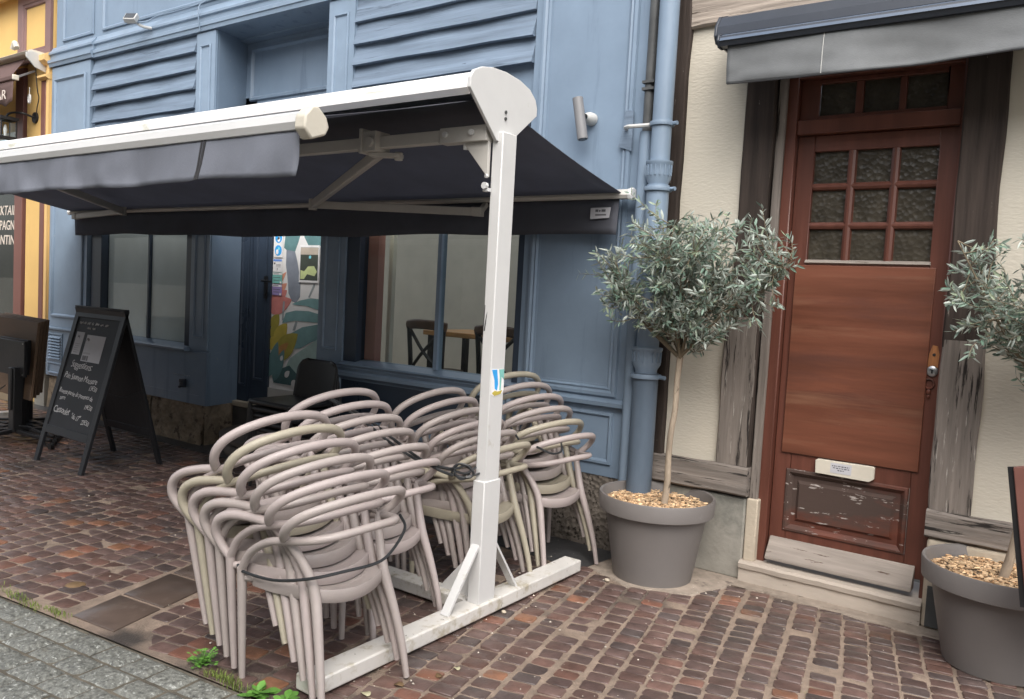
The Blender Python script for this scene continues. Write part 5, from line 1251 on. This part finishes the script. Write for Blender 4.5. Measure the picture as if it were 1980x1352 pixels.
# ------------------------------------------------------------------ chalkboard sign
def chalkboard():
    x0, x1 = -6.945, -6.165; ya, za = 3.43, 1.265; yf, yb = 3.095, 3.765
    t = thing('chalkboard_sign', 'black folding chalkboard sign with handwritten menu on the pavement', 'sign', ((x0 + x1) / 2, ya, 0))
    L = math.hypot(ya - yf, za); d = Vector((0, yf - ya, -za)).normalized(); nrm = Vector((0, -za, ya - yf)).normalized() # outward front normal
    nrm = Vector((0, -za, -(yf - ya))).normalized()
    def side(front):
        mt = Matrix(((1, 0, 0, 0), (0, 0, 0, 0), (0, 0, 0, 0), (0, 0, 0, 1)))
        s = 1 if front else -1
        dy = (yf - ya) if front else (yb - ya)
        dn = Vector((0, dy, -za)).normalized(); nn = Vector((0, -za * s, -abs(dy))).normalized(); nn = Vector((0, -s * za, abs(dy))).normalized()
        # local: X right (+x world), Y up the board, Z outward
        up = -dn
        m = Matrix.Identity(4)
        for i, v in enumerate((Vector((1, 0, 0)), up, nn)):
            m[0][i], m[1][i], m[2][i] = v.x, v.y, v.z
        m[0][3], m[1][3], m[2][3] = x0, ya, za
        nm = 'front_frame' if front else 'back_frame'
        b = MB(); w = x1 - x0
        b.box(0, .06, -L, 0, -.024, .0); b.box(w - .06, w, -L, 0, -.024, .0)
        b.box(.06, w - .06, -.085, 0, -.024, .0); b.box(.06, w - .06, -1.065, -1.0, -.024, .0)
        fr = b.xf(m).build(nm, 'black_wood', t, bevel=.003)
        b = MB(); b.box(.058, w - .058, -1.002, -.083, -.018, -.010); b.xf(m).build('board', 'slate' if front else 'black_wood', fr)
        if not front: return None, None, None
        return m, fr, w
    m, fr, w = side(True); side(False)
    b = MB(); b.box(x0, x1, ya - .02, ya + .02, za - .004, za + .010); b.build('hinge_rail', 'black_wood', t, bevel=.003)
    zt = -.0095
    def paper(u0, u1, v0, v1, name):
        b = MB(); b.box(u0, u1, -v1, -v0, zt, zt + .001); return b.xf(m).build(name, 'paper', fr)
    def scrib(b, u, v, wd, h, seed, th=.0022):
        r = random.Random(seed); x = u
        while x < u + wd:
            ww = r.uniform(.03, .07); pts = []
            k = max(4, int(ww / .007))
            for i in range(k): pts.append((x + i * ww / k + r.uniform(-.002, .002), -v + (h if i % 2 else -h) * r.uniform(.3, 1) * .5 - (x - u) * .0, zt + .0018))
            b.tube(pts, th * .5, n=4, sub=3); x += ww + .018
    p1 = paper(.10, .225, .21, .40, 'menu_sheet'); p2 = paper(.275, .565, .225, .445, 'menu_sheet')
    for p, u, us, sd in ((p1, .135, .10, 3), (p2, .285, .265, 5)):
        b = MB(); v = .25 if p is p1 else .265
        scrib(b, u, v, .05, .03, sd, .003)
        if p is p1:
            for k in range(5): b.box(us + .02 + .012 * (k % 2), us + .10 - .01 * (k % 3), -.31 - k * .018, -.308 - k * .018, zt + .001, zt + .0016)
        else:
            for k in range(2): b.box(us + .02, us + .13, -.375 - k * .008, -.373 - k * .008, zt + .001, zt + .0016)
        b.xf(m).build('sheet_print', 'ink', p)
    b = MB(); b.box(.29, .35, -.438, -.398, zt + .001, zt + .0016); b.box(.356, .38, -.438, -.398, zt + .001, zt + .0016); b.xf(m).build('grey_block', 'grey_print', p2)
    b = MB(); scrib(b, .11, .135, .42, .020, 21, .004); scrib(b, .24, .172, .14, .018, 22, .004); scrib(b, .10, .128, .30, .02, 23, .003); b.xf(m).build('chalk_scribble', 'chalk', fr)
    b = MB()
    for body, u, v, size, sh, rot in (('Suggestions:', .15, .505, .088, .25, -2), ('Pain Saumon Mousere', .095, .60, .074, .2, -3), ('13€50', .52, .665, .058, .2, -4),
                                 ('Bavette purée de pommes de', .08, .725, .058, .2, -4), ('terre', .12, .78, .054, .2, -2), ('19€50', .53, .815, .056, .2, -4), ('Cassoulet', .07, .885, .084, .3, -4), ('"du 17"', .37, .91, .062, .3, -6), ('22€50', .545, .935, .056, .2, -5)):
        tx = text_mesh(body, size * .92, sh, .0006, -.0004, space=.93)
        rr = random.Random(len(body))
        tx.v = [(x, y + .004 * math.sin(x * 38 + len(body)), z) for (x, y, z) in tx.v]
        tx.xf(Matrix.Translation((u, -v, zt + .001)) @ Matrix.Rotation(R(rot * .5), 4, 'Z') @ Matrix.Diagonal((.92, 1.05, 1, 1)))
        b.add(tx.v, tx.f)
    b.xf(m).build('chalk_writing', 'chalk', fr)
    b = MB(); b.tube([(x1 - .02, 3.30, .62), (x1 - .02, 3.43, .58), (x1 - .02, 3.56, .62)], .003, n=5); b.build('stay_cord', 'cable', t)
chalkboard()

# ------------------------------------------------------------------ tilted table tops on castor bases
def tables():
    proto = None
    lab = ['brown folding table with black pedestal and top tilted upright, nearest one', 'folding table tucked behind the nearest tilted table', 'third folding table in the nested row, mostly hidden', 'last folding table in the nested row by the yellow shop']
    for k in range(4):
        loc = (-7.72, 3.30, 0)
        if proto is None:
            t = thing('folding_table', lab[0], 'table', loc, 'brown tilted folding tables')
            b = MB(); b.grid(lambda i, j: (-8.62 + .77 * i, 3.40 + .04 * j, .375 + .70 * j), 1, 1)
            b = MB(); b.box(-8.62, -7.70, 3.40, 3.425, .375, 1.085); b.xf(Matrix.Translation((-7.845, 3.4, .375)) @ Matrix.Rotation(R(1.2), 4, 'Y') @ Matrix.Rotation(R(-4), 4, 'X') @ Matrix.Translation((7.845, -3.4, -.375))); top = b.build('tabletop', 'tabletop', t, bevel=.004)
            b = MB(); b.box(-8.16, -7.60, 3.30, 3.33, .60, .915); pl = b.build('mounting_plate', 'black_metal', t, bevel=.004)
            b = MB()
            for x in (-7.62, -8.14):
                for z in (.62, .895): b.tube([(x, 3.299, z), (x, 3.294, z)], .007, n=8, sub=1)
            b.build('screw', 'steel', pl)
            b = MB(); b.box(-7.775, -7.675, 3.25, 3.33, .10, .68); b.box(-7.755, -7.695, 3.235, 3.25, .3, .68); b.build('pedestal', 'black_metal', t, bevel=.01)
            for a in (12, 100, 192, 280):
                ca, sa = math.cos(R(a)), math.sin(R(a)); c = Vector((-7.725, 3.29, 0)); e = c + Vector((ca, sa, 0)) * .46
                b = MB(); b.bar((c.x, c.y, .115), (e.x, e.y, .075), .05, .035, w2=.035, h2=.025); ft = b.build('foot', 'black_metal', t, bevel=.006)
                b = MB(); b.tube([(e.x - sa * .014, e.y + ca * .014, .028), (e.x + sa * .014, e.y - ca * .014, .028)], .028, n=12, sub=1); b.build('castor', 'black_plastic', ft, smooth=True, ang=40)
            proto = t
        else:
            dup(proto, (loc[0] - .16 * k, loc[1] + .10 * k, 0), label=lab[k])
    b = MB(); b.tube([(-8.0, 3.22, .40), (-7.86, 3.2, .46), (-7.76, 3.22, .52)], .005, n=6)
    b.tube([(-7.68, 3.3, .16), (-7.5, 3.32, .17), (-7.35, 3.35, .12), (-7.32, 3.36, .02)], .006, n=6)
    tag(b.build('loose_cable', 'cable', smooth=True), 'loose black cable hanging off the folding table pedestal', 'cable')
tables()

# ------------------------------------------------------------------ olive trees in pots
def olive(px, py, hgt, rt, rb, label, seed, ctr, rad, top, n_tw, lean):
    r = random.Random(seed)
    t = thing('potted_olive_tree', label, 'tree', (px, py, 0), 'olive trees in grey pots')
    b = MB()
    b.lathe([(rb * .9, 0), (rb, .004), (rb + (rt - rb) * .74 - .012, hgt - .10), (rt - .012, hgt - .095), (rt + .001, hgt - .088), (rt + .006, hgt - .004), (rt + .002, hgt + .003), (rt - .010, hgt), (rt - .018, hgt - .02), (rt - .035, hgt - .11)], (px, py, 0), 56)
    b.build('pot', 'pot', t, smooth=True, ang=35)
    zs = hgt - .055
    b = MB(); b.lathe([(0, .012), (rt * .5, .008), (rt - .02, -.004)], (px, py, zs - .006), 32); b.build('soil', 'soil', t, smooth=True)
    b = MB()
    for i in range(1500):
        a = r.uniform(0, 6.283); q = (rt - .035) * math.sqrt(r.random()); s = r.uniform(.005, .013)
        c = Vector((px + q * math.cos(a), py + q * math.sin(a), zs + .006 + r.uniform(-.004, .008)))
        e = Matrix.Rotation(r.uniform(0, 6.28), 3, 'Z') @ Matrix.Rotation(r.uniform(-.7, .7), 3, 'X')
        h = r.uniform(.35, .6); tk = .18
        vs = [c + e @ Vector((x * s, y * s * h, z * s * tk)) for x, y, z in ((-1, -1, -1), (1, -.8, -1), (1, 1, -1), (-1, .8, -1), (-.9, -1, 1), (1, -.8, 1), (.9, 1, 1), (-1, .8, 1))]
        b.add(vs, [(4, 5, 6, 7), (0, 1, 5, 4), (1, 2, 6, 5), (2, 3, 7, 6), (3, 0, 4, 7)], r.random())
    o = b.build('bark_chips', 'chips', t, attr=True); o['kind'] = 'stuff'
    # trunk
    T = Vector(top); B = Vector((px + lean[0], py + lean[1], zs - .02))
    pts = [B]
    for k in range(1, 7):
        q = B.lerp(T, k / 6); pts.append(q + Vector((r.uniform(-.008, .008), r.uniform(-.008, .008), 0)) * (k < 6))
    b = MB(); b.tube([tuple(p) for p in pts], [.021, .019, .0175, .0175, .017, .017, .019], n=10, sub=3); b.build('trunk', 'bark', t, smooth=True, ang=60)
    # limbs and twigs
    bt = MB(); lf = MB(); C = Vector(ctr)
    limbs = []
    for k in range(11):
        a = k * 2.39996 + r.uniform(-.3, .3); el = r.uniform(.15, .95)
        tip = C + Vector((rad[0] * math.cos(a) * el, rad[1] * math.sin(a) * el, rad[2] * r.uniform(-.35, .75)))
        mid = T.lerp(tip, .45) + Vector((r.uniform(-.06, .06), r.uniform(-.06, .06), r.uniform(-.05, .04)))
        p = [T + Vector((r.uniform(-.008, .008), r.uniform(-.008, .008), -.01)), mid, tip]
        bt.tube([tuple(x) for x in p], [.0105, .0075, .003], n=6, sub=5)
        P, _ = cr([tuple(x) for x in p], 8); limbs.append(P)
    def leaf(c, d, ln, wd, rv):
        d = d.normalized(); s = d.cross(Vector((r.uniform(-1, 1), r.uniform(-1, 1), r.uniform(-.2, 1.4)))).normalized(); u = s.cross(d).normalized()
        k = r.uniform(-.12, .2)
        pts = [c, c + d * ln * .35 + s * wd + u * .1 * wd, c + d * ln * .72 + s * wd * .8 - u * ln * k * .4, c + d * ln - u * ln * k, c + d * ln * .72 - s * wd * .8 - u * ln * k * .4, c + d * ln * .35 - s * wd + u * .1 * wd, c + d * ln * .5 - u * wd * .35 - u * ln * k * .2]
        lf.add(pts, [(0, 1, 6), (1, 2, 6), (2, 3, 6), (3, 4, 6), (4, 5, 6), (5, 0, 6)], rv)
    for k in range(n_tw):
        while True:
            v = Vector((r.uniform(-1, 1), r.uniform(-1, 1), r.uniform(-1, 1)))
            if .12 < v.length < 1: break
        bumpy = .78 + .30 * noise.noise(v.normalized() * 2.2 + Vector((seed, 0, 0)))
        tip = C + Vector((v.x * rad[0], v.y * rad[1], v.z * rad[2])) * bumpy * (1.12 if v.z > 0 else 1.0)
        if r.random() < .10: tip = C + (tip - C) * r.uniform(1.12, 1.38)
        if tip.y > 4.46: tip.y = 4.46 - r.uniform(0, .05)
        lm = min(limbs, key=lambda P: min((q - tip).length for q in P[3:]))
        q0 = min(lm[2:], key=lambda q: (q - tip).length + r.uniform(0, .12))
        out = (tip - q0)
        ln = out.length
        if ln < .10: q0 = tip - (tip - T).normalized() * .16; out = tip - q0
        mid = q0.lerp(tip, .5) + Vector((r.uniform(-.04, .04), r.uniform(-.04, .04), r.uniform(-.05, .03)))
        P, _ = cr([tuple(q0), tuple(mid), tuple(tip)], 6)
        bt.tube([tuple(p) for p in (P[0], P[4], P[8], P[-1])], [.0032, .0024, .0018, .0010], n=4, sub=2)
        tot = (tip - q0).length; nl = int(10 + 46 * min(tot, .32))
        rv0 = r.random()
        for j in range(nl):
            tt = 1 - (j / nl) * min(1, .30 / max(tot, .12)); idx = min(len(P) - 2, int(tt * (len(P) - 1)))
            c = P[idx].lerp(P[idx + 1], tt * (len(P) - 1) - idx); d = (P[idx + 1] - P[idx]).normalized()
            sd = Vector((r.gauss(0, 1), r.gauss(0, 1), r.gauss(0, 1))); sd = (sd - d * sd.dot(d)).normalized()
            leaf(c, d * r.uniform(.35, .9) + sd * r.uniform(.5, 1.0), r.uniform(.034, .062), r.uniform(.0046, .0075), min(1, max(0, rv0 * .5 + r.random() * .5)))
    bt.build('branches', 'twig', t, smooth=True, ang=60)
    lf.build('crown', 'leaf', t, attr=True)
olive(-1.922, 4.206, .474, .321, .221, 'olive tree in a grey pot between downpipe and red door', 21, (-1.79, 4.09, 1.69), (.66, .37, .43), (-1.835, 4.2, 1.265), 400, (.045, .0))
olive(-.229, 4.222, .457, .323, .211, 'olive tree in a grey pot on the far side of the red door', 33, (-.06, 4.12, 1.62), (.58, .38, .42), (-.08, 4.22, 1.20), 360, (.0, .0))

def small_board():
    t = thing('tilted_board', 'dark board leaning into the frame beside the second olive pot', 'board', (-.1, 3.75, .5))
    b = MB(); b.prism([(-.20, .985), (.35, 1.12), (.35, .3), (-.115, .45)], 'y', 3.72, 3.75); b.build('panel', 'maroon', t, bevel=.004)
    b = MB(); b.bar((-.205, 3.735, .985), (-.118, 3.735, .44), .03, .012, up=(0, 1, 0)); b.build('edge_strip', 'black_metal', t)
    b = MB(); b.box(.10, .14, 3.73, 3.76, 0, .40); b.box(.02, .22, 3.60, 3.88, 0, .02); b.build('stand', 'black_metal', t)
small_board()

# ------------------------------------------------------------------ weeds, leaves
def weeds():
    r = random.Random(17)
    def leafy(name, label, x, y, n, ln, wd, up, m='weed', cat='weed', stems=0):
        b = MB()
        for k in range(n):
            a = k * 2.4 + r.uniform(-.3, .3); el = r.uniform(.15, 1) * up; L_ = ln * r.uniform(.6, 1.1)
            base = Vector((x + r.uniform(-.012, .012), y + r.uniform(-.012, .012), .002 + (r.uniform(0, stems) if stems else 0)))
            if stems: base += Vector((math.cos(a), math.sin(a), 0)) * r.uniform(0, .05)
            d = Vector((math.cos(a), math.sin(a), el)).normalized(); s = Vector((-math.sin(a), math.cos(a), r.uniform(-.3, .3))); W = wd * r.uniform(.7, 1.1)
            P = []
            for i, (tt, w) in enumerate(((0, .18), (.25, .35), (.5, .9), (.72, 1.0), (.88, .6), (1, .02))):
                c = base + d * L_ * tt + Vector((0, 0, -.35 * L_ * tt * tt * (1 - el * .4)))
                c.z = max(c.z, .003)
                P += [c + s * W * w, c + Vector((0, 0, -.15 * W)), c - s * W * w]
            fs = []
            for i in range(5):
                for j in range(2): q = i * 3 + j; fs.append((q, q + 1, q + 4, q + 3))
            b.add(P, fs, r.random())
            if stems: b.tube([(x, y, 0), tuple(base)], .0012, n=3, sub=1, rnd=.4)
        tag(b.build(name, m, attr=True, smooth=True, ang=80), label, cat, 'weeds along the kerb')
    leafy('weed', 'bright green broad leaved weed at the foot of the front chairs', -2.435, 1.895, 15, .085, .017, .9)
    leafy('weed', 'pale green leafy weed beside the end of the base beam', -2.315, 1.93, 13, .07, .014, .8)
    leafy('weed', 'bushy small leaved weed sprouting from the kerb joint', -2.80, 1.905, 70, .026, .0075, .9, stems=.05)
    def tuft(x, y, n, h, label, spread=.05):
        b = MB()
        for k in range(n):
            bx, by = x + r.gauss(0, spread), y + r.gauss(0, .014); a = r.uniform(0, 6.28); hh = h * r.uniform(.5, 1.1); w = .0013
            tip = Vector((bx + math.cos(a) * hh * .7, by + math.sin(a) * hh * .7, hh * .8))
            mid = Vector((bx + math.cos(a) * hh * .2, by + math.sin(a) * hh * .2, hh * .5))
            s = Vector((-math.sin(a), math.cos(a), 0)) * w
            B = Vector((bx, by, -.004))
            b.add([B - s, B + s, mid + s, mid - s, tip], [(0, 1, 2, 3), (3, 2, 4)], r.random())
        tag(b.build('grass_tuft', 'grassy', attr=True), label, 'grass', 'grass tufts along the kerb')
    tuft(-2.575, 1.885, 130, .035, 'yellow green grass tuft under a chair leg'); tuft(-2.68, 1.875, 60, .03, 'sparse grass tuft between the kerb weeds', .03)
    tuft(-3.98, 1.735, 160, .022, 'mossy grass fringe at the kerb, farthest from the chairs', .10); tuft(-3.72, 1.768, 110, .02, 'mossy grass fringe beside the dark slab', .06)
    def dead(x, y, s, m, label, rot):
        b = MB(); n = 12
        P = [(x, y, .006)]
        for k in range(n):
            a = 2 * math.pi * k / n; q = s * (.75 + .25 * abs(math.cos(a)))
            P.append((x + q * math.cos(a + rot), y + .8 * q * math.sin(a + rot), .0055 + .004 * math.sin(2 * a)))
        b.add(P, [(0, k + 1, (k + 1) % n + 1) for k in range(n)])
        tag(b.build('fallen_leaf', m, smooth=True, solid=.001), label, 'leaf', 'fallen leaves')
    dead(-2.135, 2.165, .022, 'leafpale', 'pale dead leaf on the pavers beside the base beam', .4); dead(-2.09, 2.30, .022, 'leafbrown', 'brown dead leaf near the chair foot', 1.1)
    dead(-2.02, 2.46, .02, 'leafbrown', 'curled brown leaf on the pavers right of the base beam', 2); dead(-2.01, 2.56, .016, 'leafpale', 'small dry leaf on the pavers by the base beam', .2)
    b = MB(); b.lathe([(0, .010), (.02, .0095), (.042, .005), (.048, 0)], (-3.99, 1.985, .0), 20); tag(b.build('metal_stud', 'leafbrown', smooth=True), 'round flat brown stud on the pavers near the kerb', 'stud')
    for (x, y, s) in ((-2.215, 3.17, .012), (-2.06, 3.93, .014)):
        b = MB(); b.ball((x, y, s * .6), s, sz=(1.2, .9, .7)); tag(b.build('pebble', 'stone_warm', smooth=True), 'small pebble against the base beam' if s < .013 else 'pale pebble at the end of the base beam', 'pebble')
weeds()

# ------------------------------------------------------------------ house across the street (seen in the window reflections)
def opposite():
    t = thing('opposite_house', 'pale rendered house across the street, mirrored in the shop windows', 'house', (-3, -5, 0))
    b = MB(); b.box(-18, 7, -5.4, -5.0, 0, 6.5); b.build('wall', 'opp', t)
    for x in (-15.5, -12.5, -9.5, -6.2, -3.0, .5, 4):
        for z in (1.0, 3.9):
            b = MB(); b.box(x, x + 1.1, -5.0, -4.97, z, z + 1.7); w = b.build('window', 'opp_dark', t)
            b = MB(); b.box(x - .1, x + 1.2, -5.0, -4.9, z - .1, z); b.build('sill', 'stone', w)
    b = MB(); b.prism([(-4.8, 6.5), (-5.6, 6.5), (-8, 8.0)], 'x', -18, 7); b.build('roof', 'room_dark', t)
    b = MB(); b.box(-18, 7, -5.0, -4.93, 0, .7); b.build('base', 'stone', t)
opposite()

# ------------------------------------------------------------------ sky, sun, camera
W = bpy.data.worlds.new('World'); S.world = W; W.use_nodes = True
nt = W.node_tree; bg = nt.nodes['Background']
sk = nt.nodes.new('ShaderNodeTexSky'); sk.sky_type = 'NISHITA'; sk.sun_disc = False
EL, AZ = R(50), R(146)
sk.sun_elevation = EL; sk.sun_rotation = AZ; sk.air_density = 1.0; sk.dust_density = 4.0; sk.ozone_density = 1.0
hs = nt.nodes.new('ShaderNodeHueSaturation'); hs.inputs['Saturation'].default_value = .45
nt.links.new(sk.outputs[0], hs.inputs['Color']); nt.links.new(hs.outputs[0], bg.inputs['Color'])
bg.inputs['Strength'].default_value = .15
ld = bpy.data.lights.new('sun', 'SUN'); ld.energy = 1.5; ld.angle = R(70); ld.color = (1, .97, .93)
lo = bpy.data.objects.new('sun', ld); COL.objects.link(lo)
sd = Vector((math.sin(AZ) * math.cos(EL), math.cos(AZ) * math.cos(EL), math.sin(EL)))
lo.rotation_euler = sd.to_track_quat('Z', 'Y').to_euler(); lo.location = (0, -3, 8)

cam = bpy.data.cameras.new('camera'); co = bpy.data.objects.new('camera', cam); COL.objects.link(co)
cam.sensor_width = 36; cam.lens = 1565 / 1980 * 36; cam.clip_end = 500; cam.clip_start = .05
def cam_rot():
    PP = (990., 676.); f = 1565.
    X = -Vector((-1210 - PP[0], 453 - PP[1], f)).normalized()
    Z = -Vector((-345 - PP[0], 22900 - PP[1], f)).normalized()
    Z = (Z - X * X.dot(Z)).normalized(); Yv = Z.cross(X)
    # rows: world axes in camera coordinates (x right, y down, z forward)
    m = Matrix((X, Yv, Z))
    right = m @ Vector((1, 0, 0)); up = m @ Vector((0, -1, 0)); back = m @ Vector((0, 0, -1))
    return Matrix(((right.x, up.x, back.x), (right.y, up.y, back.y), (right.z, up.z, back.z)))
co.matrix_world = Matrix.Translation((0, 0, 1.55)) @ cam_rot().to_4x4()
S.camera = co
S.view_settings.view_transform = 'Standard'; S.view_settings.look = 'None'; S.view_settings.exposure = 0.98; S.view_settings.gamma = 1
S.cycles.max_bounces = 8; S.cycles.transparent_max_bounces = 12
S.cycles.use_denoising = True
